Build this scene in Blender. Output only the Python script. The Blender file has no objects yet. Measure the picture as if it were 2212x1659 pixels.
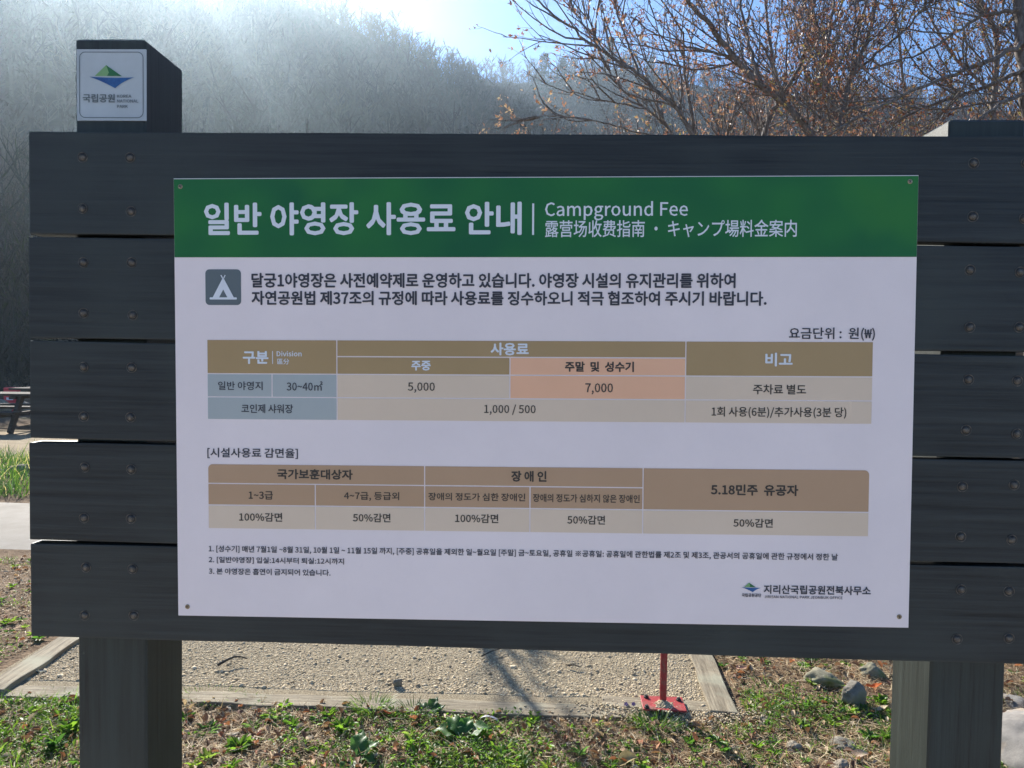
import bpy, bmesh, math, os, random
import numpy as np
from mathutils import Vector, Matrix
random.seed(7); rng = np.random.default_rng(11)
scene = bpy.context.scene
COL = scene.collection

# ------------------------------------------------------------------ camera
YAW, PIT, ROL = 0.0351, -0.0336, -0.0150
CAM = np.array([0.6944, -1.4040, 1.5099])
FPX = 1597.56                      # focal length in the 2212-wide layout pixels
def _rot(y, p, r):
    cy, sy, cp, sp, cr, sr = math.cos(y), math.sin(y), math.cos(p), math.sin(p), math.cos(r), math.sin(r)
    return (np.array([[cy, -sy, 0], [sy, cy, 0], [0, 0, 1]]) @ np.array([[1, 0, 0], [0, cp, -sp], [0, sp, cp]])
            @ np.array([[cr, 0, sr], [0, 1, 0], [-sr, 0, cr]]))
RM = _rot(YAW, PIT, ROL)
cam = bpy.data.cameras.new("camera"); camo = bpy.data.objects.new("camera", cam); COL.objects.link(camo)
cam.sensor_width = 36; cam.lens = 26.0; cam.clip_start = 0.05; cam.clip_end = 3000
m = Matrix.Identity(4)
for i in range(3):
    m[i][0], m[i][1], m[i][2], m[i][3] = RM[i, 0], RM[i, 2], -RM[i, 1], CAM[i]
camo.matrix_world = m
scene.camera = camo

# ------------------------------------------------------------------ sky, sun, exposure
SUN = Vector((-0.426, 0.761, 0.489)).normalized()
world = bpy.data.worlds.new("World"); scene.world = world; world.use_nodes = True
wn = world.node_tree.nodes; wn.clear()
sky = wn.new("ShaderNodeTexSky"); sky.sky_type = 'NISHITA'; sky.sun_disc = False
sky.sun_elevation = math.radians(29.3); sky.sun_rotation = math.radians(-29.2)
sky.air_density = 1.0; sky.dust_density = 0.1; sky.ozone_density = 7.0; sky.altitude = 500
bg = wn.new("ShaderNodeBackground"); bg.inputs[1].default_value = 0.085
wo = wn.new("ShaderNodeOutputWorld")
world.node_tree.links.new(sky.outputs[0], bg.inputs[0]); world.node_tree.links.new(bg.outputs[0], wo.inputs[0])
sl = bpy.data.lights.new("sun", 'SUN'); sl.energy = 5.0; sl.angle = math.radians(0.53); sl.color = (1, 0.95, 0.87)
so = bpy.data.objects.new("sun", sl); COL.objects.link(so)
so.rotation_euler = (-SUN).to_track_quat('-Z', 'Y').to_euler(); so.location = (-40, 60, 80)
scene.view_settings.view_transform = 'Standard'; scene.view_settings.look = 'None'
scene.view_settings.exposure = 1.25; scene.view_settings.gamma = 1
scene.cycles.use_denoising = True
scene.cycles.max_bounces = 8; scene.cycles.transparent_max_bounces = 8; scene.cycles.volume_bounces = 1
scene.cycles.sample_clamp_indirect = 6

# ------------------------------------------------------------------ helpers
def ray(x, y): return RM @ np.array([(x - 1106) / FPX, 1, -(y - 829.5) / FPX])
def onY(x, y, Y=0.0):                      # a photo pixel carried to the upright plane at depth Y
    d = ray(x, y); return CAM + d * ((Y - CAM[1]) / d[1])
def G(x, y, z=0.0):                        # a photo pixel carried to the ground
    d = ray(x, y); p = CAM + d * ((z - CAM[2]) / d[2]); return (float(p[0]), float(p[1]))

def tag(o, label=None, cat=None, group=None, kind=None):
    if label: o['label'] = label
    if cat: o['category'] = cat
    if group: o['group'] = group
    if kind: o['kind'] = kind
    return o
def empty(name, loc, label, cat, group=None):
    o = bpy.data.objects.new(name, None); COL.objects.link(o); o.location = loc
    o.empty_display_size = 0.05
    return tag(o, label, cat, group)
def mk(name, V, F, mats, parent=None, mi=None, col=None, smooth=False):
    """one mesh object from numpy arrays; F is an array or list of arrays of faces; col is per face rgb"""
    V = np.asarray(V, np.float32).reshape(-1, 3)
    if isinstance(F, np.ndarray) and F.ndim == 2: F = [F]
    F = [np.asarray(f, np.int32) for f in F if len(f)]
    me = bpy.data.meshes.new(name)
    me.vertices.add(len(V)); me.vertices.foreach_set("co", V.ravel())
    loops = np.concatenate([f.ravel() for f in F]) if F else np.zeros(0, np.int32)
    tot = np.concatenate([np.full(len(f), f.shape[1], np.int32) for f in F])
    start = np.concatenate([[0], np.cumsum(tot)[:-1]]).astype(np.int32)
    me.loops.add(len(loops)); me.loops.foreach_set("vertex_index", loops)
    me.polygons.add(len(tot)); me.polygons.foreach_set("loop_start", start)
    try: me.polygons.foreach_set("loop_total", tot)
    except Exception: pass
    if mi is not None: me.polygons.foreach_set("material_index", np.asarray(mi, np.int32))
    me.update(calc_edges=True); me.validate()
    if col is not None:
        c = np.ones((len(loops), 4), np.float32); c[:, :3] = np.repeat(np.asarray(col, np.float32), tot, axis=0)
        a = me.color_attributes.new("tint", 'FLOAT_COLOR', 'CORNER'); a.data.foreach_set("color", c.ravel())
    if smooth: me.polygons.foreach_set("use_smooth", np.ones(len(tot), bool))
    for mt in (mats if isinstance(mats, (list, tuple)) else [mats]): me.materials.append(mt)
    o = bpy.data.objects.new(name, me); COL.objects.link(o)
    if parent: o.parent = parent
    return o
def bm_obj(name, bm, mat, parent=None, smooth=False):
    me = bpy.data.meshes.new(name); bm.to_mesh(me); bm.free()
    if smooth:
        for p in me.polygons: p.use_smooth = True
    for mt in (mat if isinstance(mat, (list, tuple)) else [mat]): me.materials.append(mt)
    o = bpy.data.objects.new(name, me); COL.objects.link(o)
    if parent: o.parent = parent
    return o
def box_bm(x0, x1, y0, y1, z0, z1, bev=0.0, bm=None, seg=1):
    bm2 = bmesh.new(); bmesh.ops.create_cube(bm2, size=1)
    bmesh.ops.scale(bm2, vec=(x1 - x0, y1 - y0, z1 - z0), verts=bm2.verts)
    bmesh.ops.translate(bm2, vec=((x0 + x1) / 2, (y0 + y1) / 2, (z0 + z1) / 2), verts=bm2.verts)
    if bev: bmesh.ops.bevel(bm2, geom=bm2.edges[:], offset=bev, segments=seg, profile=0.7, affect='EDGES')
    if bm is None: return bm2
    t = bpy.data.meshes.new("t"); bm2.to_mesh(t); bm2.free(); bm.from_mesh(t); bpy.data.meshes.remove(t)
    return bm
def lathe_bm(prof, n=20, axis='Z', bm=None):
    bm = bm or bmesh.new(); rings = []
    for r, h in prof:
        ring = []
        for k in range(n):
            a = 2 * math.pi * k / n; c, s = r * math.cos(a), r * math.sin(a)
            ring.append(bm.verts.new((c, s, h) if axis == 'Z' else (c, -h, s)))
        rings.append(ring)
    for A, B in zip(rings, rings[1:]):
        for k in range(n): bm.faces.new((A[k], A[(k + 1) % n], B[(k + 1) % n], B[k]))
    if prof[-1][0] > 1e-5: bm.faces.new(rings[-1])
    bmesh.ops.remove_doubles(bm, verts=bm.verts, dist=1e-6)
    bmesh.ops.recalc_face_normals(bm, faces=bm.faces)
    return bm
def vnoise(x, y, seed=0):
    x = np.asarray(x, float); y = np.asarray(y, float)
    def h(i, j):
        n = np.sin(i * 127.1 + j * 311.7 + seed * 74.7) * 43758.5453
        return n - np.floor(n)
    i, j = np.floor(x), np.floor(y); u, v = x - i, y - j
    u = u * u * (3 - 2 * u); v = v * v * (3 - 2 * v)
    return (h(i, j) * (1 - u) + h(i + 1, j) * u) * (1 - v) + (h(i, j + 1) * (1 - u) + h(i + 1, j + 1) * u) * v
def fbm(x, y, seed=0, o=4):
    s, a, t = 0, 1, 0
    for k in range(o):
        s = s + a * vnoise(np.asarray(x) * 2 ** k, np.asarray(y) * 2 ** k, seed + k); t += a; a *= 0.5
    return s / t

# ------------------------------------------------------------------ materials
def newmat(name):
    mt = bpy.data.materials.new(name); mt.use_nodes = True
    nt = mt.node_tree; b = nt.nodes["Principled BSDF"]
    return mt, nt, b
def plain(name, rgb, rough=0.6, metal=0.0, spec=0.5):
    mt, nt, b = newmat(name)
    b.inputs['Base Color'].default_value = (*rgb, 1); b.inputs['Roughness'].default_value = rough
    b.inputs['Metallic'].default_value = metal; b.inputs['Specular IOR Level'].default_value = spec
    return mt
def noisy(name, c1, c2, scale=(5, 5, 5), rough=0.7, bump=0.3, bdist=0.002, detail=6, c3=None, s3=1.0, spec=0.4, bscale=None, metal=0.0, lo=0.35, hi=0.65):
    mt, nt, b = newmat(name); N, L = nt.nodes.new, nt.links.new
    tc = N("ShaderNodeTexCoord"); mp = N("ShaderNodeMapping"); mp.inputs['Scale'].default_value = scale
    L(tc.outputs['Object'], mp.inputs['Vector'])
    n = N("ShaderNodeTexNoise"); n.inputs['Scale'].default_value = 1; n.inputs['Detail'].default_value = detail
    n.inputs['Roughness'].default_value = 0.65
    L(mp.outputs[0], n.inputs['Vector'])
    r = N("ShaderNodeValToRGB"); r.color_ramp.elements[0].position = lo; r.color_ramp.elements[1].position = hi
    r.color_ramp.elements[0].color = (*c1, 1); r.color_ramp.elements[1].color = (*c2, 1)
    L(n.outputs[0], r.inputs[0]); out = r.outputs[0]
    if c3:
        n2 = N("ShaderNodeTexNoise"); n2.inputs['Scale'].default_value = s3; n2.inputs['Detail'].default_value = 4
        L(tc.outputs['Object'], n2.inputs['Vector'])
        r2 = N("ShaderNodeValToRGB"); r2.color_ramp.elements[0].position = 0.52; r2.color_ramp.elements[1].position = 0.68
        L(n2.outputs[0], r2.inputs[0])
        mx = N("ShaderNodeMixRGB"); L(r2.outputs[0], mx.inputs[0]); L(out, mx.inputs[1]); mx.inputs[2].default_value = (*c3, 1)
        out = mx.outputs[0]
    L(out, b.inputs['Base Color']); b.inputs['Roughness'].default_value = rough
    b.inputs['Specular IOR Level'].default_value = spec; b.inputs['Metallic'].default_value = metal
    if bump:
        src = n.outputs[0]
        if bscale:
            n3 = N("ShaderNodeTexNoise"); n3.inputs['Scale'].default_value = bscale; n3.inputs['Detail'].default_value = 5
            L(tc.outputs['Object'], n3.inputs['Vector']); src = n3.outputs[0]
        bp = N("ShaderNodeBump"); bp.inputs['Strength'].default_value = bump; bp.inputs['Distance'].default_value = bdist
        L(src, bp.inputs['Height']); L(bp.outputs[0], b.inputs['Normal'])
    return mt
def leafmat(name, trans=0.45, rough=0.5, spec=0.3, gain=(1.25, 1.3, .88)):
    """thin leaves: colour from the per leaf tint, part of the light passes through"""
    mt, nt, b = newmat(name); N, L = nt.nodes.new, nt.links.new
    at = N("ShaderNodeVertexColor"); at.layer_name = "tint"
    L(at.outputs[0], b.inputs['Base Color']); b.inputs['Roughness'].default_value = rough
    b.inputs['Specular IOR Level'].default_value = spec
    tr = N("ShaderNodeBsdfTranslucent")
    g = N("ShaderNodeMixRGB"); g.blend_type = 'MULTIPLY'; g.inputs[0].default_value = 1
    L(at.outputs[0], g.inputs[1]); g.inputs[2].default_value = (*gain, 1); L(g.outputs[0], tr.inputs[0])
    mx = N("ShaderNodeMixShader"); mx.inputs[0].default_value = trans
    L(b.outputs[0], mx.inputs[1]); L(tr.outputs[0], mx.inputs[2])
    L(mx.outputs[0], nt.nodes["Material Output"].inputs['Surface'])
    return mt

def paintwood(name, scale, c1, c2, c3):
    """painted sawn timber: long grain, a few dark checks, worn flecks"""
    mt, nt, b = newmat(name); N, L = nt.nodes.new, nt.links.new
    tc = N("ShaderNodeTexCoord"); oi = N("ShaderNodeObjectInfo")
    ad = N("ShaderNodeVectorMath"); ad.operation = 'ADD'; L(tc.outputs['Object'], ad.inputs[0])
    cx = N("ShaderNodeCombineXYZ"); ml = N("ShaderNodeMath"); ml.operation = 'MULTIPLY'; ml.inputs[1].default_value = 37
    L(oi.outputs['Random'], ml.inputs[0]); L(ml.outputs[0], cx.inputs[0]); L(ml.outputs[0], cx.inputs[1]); L(ml.outputs[0], cx.inputs[2])
    L(cx.outputs[0], ad.inputs[1])
    mp = N("ShaderNodeMapping"); mp.inputs['Scale'].default_value = scale; L(ad.outputs[0], mp.inputs['Vector'])
    n = N("ShaderNodeTexNoise"); n.inputs['Scale'].default_value = 1; n.inputs['Detail'].default_value = 8; n.inputs['Roughness'].default_value = 0.7
    L(mp.outputs[0], n.inputs['Vector'])
    r = N("ShaderNodeValToRGB"); e = r.color_ramp.elements
    e[0].position = 0.385; e[0].color = (*c1, 1); e[1].position = 0.7; e[1].color = (*c2, 1)
    k = r.color_ramp.elements.new(0.345); k.color = (*[v * 0.35 for v in c1], 1)
    L(n.outputs[0], r.inputs[0])
    n2 = N("ShaderNodeTexNoise"); n2.inputs['Scale'].default_value = 3.0; n2.inputs['Detail'].default_value = 3; L(ad.outputs[0], n2.inputs['Vector'])
    r2 = N("ShaderNodeValToRGB"); r2.color_ramp.elements[0].position = 0.45; r2.color_ramp.elements[1].position = 0.75
    L(n2.outputs[0], r2.inputs[0])
    mx = N("ShaderNodeMixRGB"); L(r2.outputs[0], mx.inputs[0]); L(r.outputs[0], mx.inputs[1]); mx.inputs[2].default_value = (*c3, 1)
    L(mx.outputs[0], b.inputs['Base Color'])
    rr = N("ShaderNodeMapRange"); rr.inputs[3].default_value = 0.42; rr.inputs[4].default_value = 0.62; L(n.outputs[0], rr.inputs[0])
    L(rr.outputs[0], b.inputs['Roughness']); b.inputs['Specular IOR Level'].default_value = 0.36
    bp = N("ShaderNodeBump"); bp.inputs['Strength'].default_value = 0.45; bp.inputs['Distance'].default_value = 0.0025
    L(n.outputs[0], bp.inputs['Height']); L(bp.outputs[0], b.inputs['Normal'])
    return mt
M = {}
M['plank'] = paintwood("plank_paint", (2.2, 60, 95), (0.010, 0.0115, 0.0115), (0.034, 0.0375, 0.036), (0.034, 0.039, 0.035))
M['post'] = paintwood("post_paint", (70, 70, 2.2), (0.014, 0.018, 0.016), (0.030, 0.038, 0.033), (0.034, 0.041, 0.035))
M['bolt'] = noisy("bolt_metal", (0.035, 0.034, 0.032), (0.15, 0.125, 0.10), (160, 160, 160), 0.5, 0.4, 0.0008, metal=0.55)
M['boltdark'] = plain("bolt_recess", (0.02, 0.02, 0.02), 0.7)
M['white'] = noisy("panel_white", (0.80, 0.675, 0.65), (0.86, 0.725, 0.695), (3, 3, 3), 0.42, 0.05, 0.0006, bscale=260)
M['edge'] = plain("panel_edge", (0.8, 0.8, 0.8), 0.4)
M['green'] = noisy("header_green", (0.010, 0.105, 0.040), (0.022, 0.160, 0.038), (3.2, 3, 4.5), 0.5, 0.03, 0.0005, detail=2, bscale=260, c3=(0.035, 0.185, 0.035), s3=2.2, spec=0.2)
M['olive'] = noisy("cell_olive", (0.385, 0.25, 0.112), (0.415, 0.27, 0.124), (3, 3, 3), 0.45, 0.03, 0.0005, bscale=260)
M['tan'] = noisy("cell_tan", (0.46, 0.28, 0.16), (0.49, 0.3, 0.175), (3, 3, 3), 0.45, 0.03, 0.0005, bscale=260)
M['pale'] = noisy("cell_pale", (0.7, 0.53, 0.385), (0.74, 0.56, 0.41), (3, 3, 3), 0.45, 0.03, 0.0005, bscale=260)
M['peach'] = noisy("cell_peach", (0.82, 0.44, 0.262), (0.86, 0.465, 0.28), (3, 3, 3), 0.45, 0.03, 0.0005, bscale=260)
M['bluecell'] = noisy("cell_blue", (0.385, 0.405, 0.39), (0.415, 0.43, 0.41), (3, 3, 3), 0.45, 0.03, 0.0005, bscale=260)
M['ink'] = plain("ink_dark", (0.035, 0.032, 0.042), 0.5)
M['inkbrown'] = plain("ink_brown", (0.04, 0.028, 0.02), 0.5)
M['inkwhite'] = plain("ink_white", (0.72, 0.72, 0.74), 0.45)
M['iconbg'] = plain("icon_slate", (0.11, 0.13, 0.135), 0.45)
M['lgreen'] = plain("emblem_light_green", (0.19, 0.35, 0.13), 0.45)
M['dgreen'] = plain("emblem_dark_green", (0.02, 0.13, 0.035), 0.45)
M['eblue'] = noisy("emblem_blue", (0.02, 0.06, 0.20), (0.03, 0.13, 0.32), (40, 40, 40), 0.45, 0)
M['plaque'] = noisy("plaque_grey", (0.42, 0.44, 0.44), (0.48, 0.50, 0.50), (8, 8, 8), 0.35, 0.03, 0.0005, bscale=200)
M['screw'] = noisy("screw_brass", (0.20, 0.13, 0.07), (0.42, 0.34, 0.24), (400, 400, 400), 0.4, 0.1, 0.0003, metal=0.8)
M['soil'] = noisy("soil", (0.105, 0.068, 0.042), (0.25, 0.175, 0.11), (9, 9, 9), 0.95, 1.0, 0.02, 10, c3=(0.075, 0.075, 0.030), s3=0.9, spec=0.1, bscale=55)
M['gravelbed'] = noisy("gravel_bed", (0.20, 0.16, 0.105), (0.40, 0.33, 0.22), (140, 140, 140), 0.95, 1.0, 0.01, 3, spec=0.15, lo=0.4, hi=0.6)
M['pave'] = noisy("path_concrete", (0.24, 0.215, 0.18), (0.33, 0.295, 0.25), (2, 2, 2), 0.9, 0.4, 0.003, 8, spec=0.2, bscale=120)
M['bounceslab'] = noisy("bounce_slab_pale", (0.43, 0.39, 0.33), (0.52, 0.475, 0.41), (2, 2, 2), 0.9, 0.3, 0.002, 8, spec=0.2, bscale=90)  # pale tone for the added slab that throws light back onto the panel
M['dirt'] = noisy("packed_dirt", (0.22, 0.17, 0.105), (0.33, 0.26, 0.165), (1.2, 3, 2), 0.95, 0.6, 0.02, 8, spec=0.1, bscale=20)
M['timber'] = noisy("weathered_timber", (0.15, 0.12, 0.08), (0.35, 0.295, 0.205), (70, 5, 70), 0.85, 1.0, 0.004, 8, c3=(0.30, 0.28, 0.20), s3=5, spec=0.2)
M['timberx'] = noisy("weathered_timber_long", (0.15, 0.12, 0.08), (0.35, 0.295, 0.205), (5, 70, 70), 0.85, 1.0, 0.004, 8, c3=(0.30, 0.28, 0.20), s3=5, spec=0.2)
M['red'] = noisy("red_paint", (0.30, 0.030, 0.030), (0.38, 0.045, 0.042), (40, 40, 40), 0.5, 0.2, 0.001, c3=(0.24, 0.10, 0.075), s3=26)
M['rock'] = noisy("rock_grey", (0.10, 0.09, 0.072), (0.28, 0.25, 0.20), (14, 14, 14), 0.9, 0.9, 0.006, 9, c3=(0.15, 0.15, 0.09), s3=7, spec=0.2)
M['rockpale'] = noisy("rock_pale", (0.19, 0.16, 0.12), (0.36, 0.31, 0.235), (16, 16, 16), 0.9, 0.8, 0.005, 9, spec=0.2)
M['rockmoss'] = noisy("rock_mossy", (0.16, 0.15, 0.105), (0.33, 0.30, 0.21), (16, 16, 16), 0.95, 0.9, 0.006, 9, c3=(0.13, 0.15, 0.045), s3=9, spec=0.1)
M['rockorange'] = noisy("rock_ochre", (0.15, 0.14, 0.13), (0.27, 0.25, 0.225), (10, 10, 10), 0.9, 0.9, 0.008, 9, c3=(0.36, 0.22, 0.10), s3=4, spec=0.2)
M['bark'] = noisy("bark", (0.095, 0.080, 0.070), (0.235, 0.205, 0.185), (40, 40, 12), 0.85, 0.8, 0.004, 6, spec=0.25)
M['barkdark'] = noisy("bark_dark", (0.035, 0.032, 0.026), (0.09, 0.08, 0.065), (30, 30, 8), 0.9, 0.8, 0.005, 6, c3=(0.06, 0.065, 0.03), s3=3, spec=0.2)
M['leaf'] = leafmat("bud_leaf", 0.4, gain=(1.1, 1.0, .85))
M['veg'] = leafmat("green_leaf", 0.5, 0.45, 0.35, (1.45, 1.6, .9))
M['straw'] = leafmat("dry_straw", 0.25, 0.7, 0.2, (1, 1, .8))
M['stone'] = (lambda mt: mt)(leafmat("gravel_stone", 0.0, 0.85, 0.2))
M['woods'] = noisy("bare_woods", (0.058, 0.041, 0.030), (0.150, 0.108, 0.080), (0.06, 0.06, 0.06), 0.9, 0, spec=0.1, c3=(0.085, 0.075, 0.045), s3=0.02)
M['pine'] = noisy("pine_needles", (0.012, 0.028, 0.014), (0.035, 0.058, 0.028), (0.8, 0.8, 0.8), 0.9, 0, spec=0.1)
M['hill'] = noisy("hill_litter", (0.060, 0.044, 0.031), (0.135, 0.098, 0.068), (0.05, 0.05, 0.05), 1.0, 0, spec=0.0)
M['tablewood'] = noisy("table_wood", (0.045, 0.037, 0.03), (0.09, 0.075, 0.06), (6, 60, 60), 0.85, 0.3, 0.002, spec=0.15)
M['strap'] = plain("grey_plastic", (0.32, 0.32, 0.35), 0.35)
M['purple'] = plain("violet_petal", (0.10, 0.06, 0.30), 0.6)
M['cloth'] = plain("red_box_paint", (0.62, 0.05, 0.06), 0.5)

# ------------------------------------------------------------------ the setting: ground, hills
def axis_pts(lo, dlo, dhi, hi, step, grow):
    a = list(np.arange(dlo, dhi + 1e-6, step)); s = step; x = dhi
    while x < hi: s *= grow; x = min(hi, x + s); a.append(x)
    s = step; x = dlo; pre = []
    while x > lo: s *= grow; x = max(lo, x - s); pre.append(x)
    return np.array(pre[::-1] + a)
def ground_z(x, y):
    x = np.asarray(x, float); y = np.asarray(y, float)
    z = 0.05 * (fbm(x * 0.9, y * 0.9, 3) - 0.5) + 0.035 * (fbm(x * 5, y * 5, 5) - 0.5) + 0.02 * (fbm(x * 22, y * 22, 8, 3) - 0.5)
    flat = (np.clip((x + 2.0) / 0.12, 0, 1) * np.clip((1.72 - x) / 0.12, 0, 1) * np.clip((y - 1.62) / 0.1, 0, 1) * np.clip((5.9 - y) / 0.1, 0, 1))
    p = np.clip((y - 3.75) / 0.2, 0, 1) * np.clip((6.1 - y) / 0.2, 0, 1)
    flat = np.maximum(flat, p)
    return z * (1 - flat) - 0.012 * flat
gx = axis_pts(-420, -4.6, 4.2, 420, 0.03, 1.16); gy = axis_pts(-420, 0.2, 6.4, 420, 0.03, 1.16)
XX, YY = np.meshgrid(gx, gy); nx, ny = len(gx), len(gy)
V = np.stack([XX, YY, ground_z(XX, YY)], -1).reshape(-1, 3)
idx = np.arange(nx * ny).reshape(ny, nx)
F = np.stack([idx[:-1, :-1], idx[:-1, 1:], idx[1:, 1:], idx[1:, :-1]], -1).reshape(-1, 4)
tag(mk("ground", V, F, M['soil'], smooth=True), kind="structure")

def strip(name, y0, y1, z, mat, x0, x1, n=120, seed=1):
    xs = np.linspace(x0, x1, n); e0 = y0 + 0.12 * (fbm(xs * 0.8, xs * 0, seed) - .5); e1 = y1 + 0.2 * (fbm(xs * 0.7, xs * 0 + 9, seed) - .5)
    k = 6; rows = [np.stack([xs, e0 + (e1 - e0) * t / k, np.full(n, z - (0.03 if t in (0, k) else 0))], -1) for t in range(k + 1)]
    V = np.concatenate(rows); i = np.arange((k + 1) * n).reshape(k + 1, n)
    F = np.stack([i[:-1, :-1], i[:-1, 1:], i[1:, 1:], i[1:, :-1]], -1).reshape(-1, 4)
    return tag(mk(name, V, F, mat), kind="structure")
strip("path", 4.02, 5.86, 0.012, M['pave'], -30, .35, 140)
strip("unseen_bounce_slab", -9.0, .35, 0.03, M['bounceslab'], -16, 16, 160, 7)  # unseen pale slab before the board, added to bounce light onto the panel
strip("dirt_road", 8.6, 12.4, 0.045, M['dirt'], -45, 25, 200, 4)

def interp(tab, x): return np.interp(x, [a for a, _ in tab], [b for _, b in tab])
RIDGE_L = [(-75, .36), (-48.6, .40), (-36.5, .45), (-29.9, .468), (-22.8, .468), (-18, .455), (-14.4, .430), (-11.3, .412), (-7.9, .380), (-4.7, .350), (-1, .31), (4, .26), (10, .16), (16, .05)]
RIDGE_R = [(-30, .25), (-12, .33), (-4.7, .375), (-.8, .372), (2.7, .380), (5.5, .390), (9.6, .372), (14.6, .352), (19.7, .336), (23.8, .318), (32, .285), (40, .215), (60, .18), (85, .12)]
def hill_z(az, r, tab, r0, R, sd):
    t = np.clip((r - r0) / (R - r0), 0, 1)
    top = interp(tab, az) * R
    z = top * t ** 1.25
    z = z + (fbm(az * 0.16 + 50, r * 0.012, sd, 5) - 0.5) * 34 * t * (1 - t) * 2.2 + (fbm(az * 0.9, r * 0.05, sd + 3, 3) - .5) * 4 * t
    over = np.clip((r - R) / (0.35 * R), 0, 1)
    return z - over * over * 0.35 * R - 0.6 * (1 - t)
def hill(tab, r0, R, a0, a1, sd):
    A = np.linspace(a0, a1, 150); Rr = np.concatenate([np.linspace(r0, R, 50), np.linspace(R * 1.03, R * 1.2, 6)])
    AA, RR = np.meshgrid(A, Rr); Z = hill_z(AA, RR, tab, r0, R, sd); ar = np.radians(AA)
    V = np.stack([CAM[0] + np.sin(ar) * RR, CAM[1] + np.cos(ar) * RR, Z], -1).reshape(-1, 3)
    i = np.arange(V.shape[0]).reshape(len(Rr), len(A))
    F = np.stack([i[:-1, :-1], i[:-1, 1:], i[1:, 1:], i[1:, :-1]], -1).reshape(-1, 4)
    return tag(mk("hill", V, F, M['hill'], smooth=True), kind="structure")
hill(RIDGE_L, 55, 230, -75, 14, 2)
hill(RIDGE_R, 70, 330, -28, 80, 6)

# ------------------------------------------------------------------ hillside woods (nobody could count them)
def bare_tree_proto(seed, h, n_br):
    """flat-sided sticks: trunk and rising branches with forks; returns quads (n,4,3)"""
    r = np.random.default_rng(seed); Q = []
    def stick(a, b, w0, w1):
        d = b - a; s = np.cross(d, r.normal(size=3)); s /= np.linalg.norm(s) + 1e-9
        Q.append([a - s * w0, a + s * w0, b + s * w1, b - s * w1])
    top = np.array([r.normal(0, .4), r.normal(0, .4), h * .8]); base = np.zeros(3)
    stick(base, top * .55, .24, .17); stick(top * .55, top, .17, .07)
    for k in range(n_br):
        t = r.uniform(.28, 1); p = top * t; a = r.uniform(0, 6.28); L = h * r.uniform(.16, .38) * (1.15 - t * .5)
        d = np.array([math.cos(a) * .75, math.sin(a) * .75, r.uniform(.5, 1.3)]); d /= np.linalg.norm(d)
        e = p + d * L; stick(p, e, .11, .05)
        for q in range(4):
            f = p + d * L * r.uniform(.3, 1); d2 = d + r.normal(0, .55, 3); d2 /= np.linalg.norm(d2)
            stick(f, f + d2 * L * r.uniform(.35, .7), .075, .035)
    return np.array(Q)
protos = [bare_tree_proto(100 + k, 9.5, 11) for k in range(6)]
def woods(name, tab, r0, R, a0, a1, n, sd, label):
    rg = np.random.default_rng(sd); Vs = []
    az = rg.uniform(a0, a1, n); r = r0 + (R * 1.02 - r0) * rg.uniform(0, 1, n) ** 0.6
    z = hill_z(az, r, tab, r0, R, sd_h[name]); ar = np.radians(az)
    px, py = CAM[0] + np.sin(ar) * r, CAM[1] + np.cos(ar) * r
    for k in range(n):
        Q = protos[rg.integers(6)]; s = rg.uniform(.5, 1.4); a = rg.uniform(0, 6.28); c, sn = math.cos(a) * s, math.sin(a) * s
        W = np.empty_like(Q); W[..., 0] = Q[..., 0] * c - Q[..., 1] * sn + px[k]; W[..., 1] = Q[..., 0] * sn + Q[..., 1] * c + py[k]
        W[..., 2] = Q[..., 2] * s + z[k] - 0.3; Vs.append(W)
    V = np.concatenate(Vs).reshape(-1, 3); F = np.arange(len(V)).reshape(-1, 4)
    return tag(mk(name, V, F, M['woods']), label, "woods", kind="stuff")
sd_h = {"steep_hill_woods": 2, "far_hill_woods": 6}
woods("steep_hill_woods", RIDGE_L, 55, 230, -62, 12, 4200, 2, "bare grey winter woods covering the steep slope at left")
woods("far_hill_woods", RIDGE_R, 70, 330, -12, 50, 3600, 6, "bare brown winter woods covering the farther rounded hill")

def conifer(az, r, tab, r0, R, sd, h, label):
    rg = np.random.default_rng(int(az * 10) + 77); z = float(hill_z(np.array(az), np.array(r), tab, r0, R, sd)); a = math.radians(az)
    root = empty("pine_tree", (CAM[0] + math.sin(a) * r, CAM[1] + math.cos(a) * r, z - .4), label, "tree", "pines on the hill ridge")
    bm = lathe_bm([(.22, 0), (.16, h * .5), (.05, h * .95)], 8); bm_obj("trunk", bm, M['barkdark'], root)
    n = 1500; t = rg.uniform(.3, 1, n) ** .8; an = rg.uniform(0, 6.28, n); rad = h * .27 * (1.08 - t) ** .7 * rg.uniform(.25, 1, n) * (0.75 + .5 * vnoise(t * 11, an * 1.3, 4))
    P = np.stack([np.cos(an) * rad, np.sin(an) * rad, t * h - rad * .12], -1); s = rg.uniform(.25, .55, n)[:, None, None]
    D = rg.normal(size=(n, 3, 3)) * np.array([1, 1, .45]) * s * .8
    mk("crown", (P[:, None] + D).reshape(-1, 3), np.arange(n * 3).reshape(-1, 3), M['pine'], root)
    return root
conifer(0.1, 270, RIDGE_R, 70, 330, 6, 24, "tallest dark pine standing on the saddle between the two hills")
conifer(1.5, 280, RIDGE_R, 70, 330, 6, 18, "shorter dark pine just right of the tallest one on the saddle")
conifer(5.1, 322, RIDGE_R, 70, 330, 6, 16, "small dark pine on the crest of the farther rounded hill")

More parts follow.
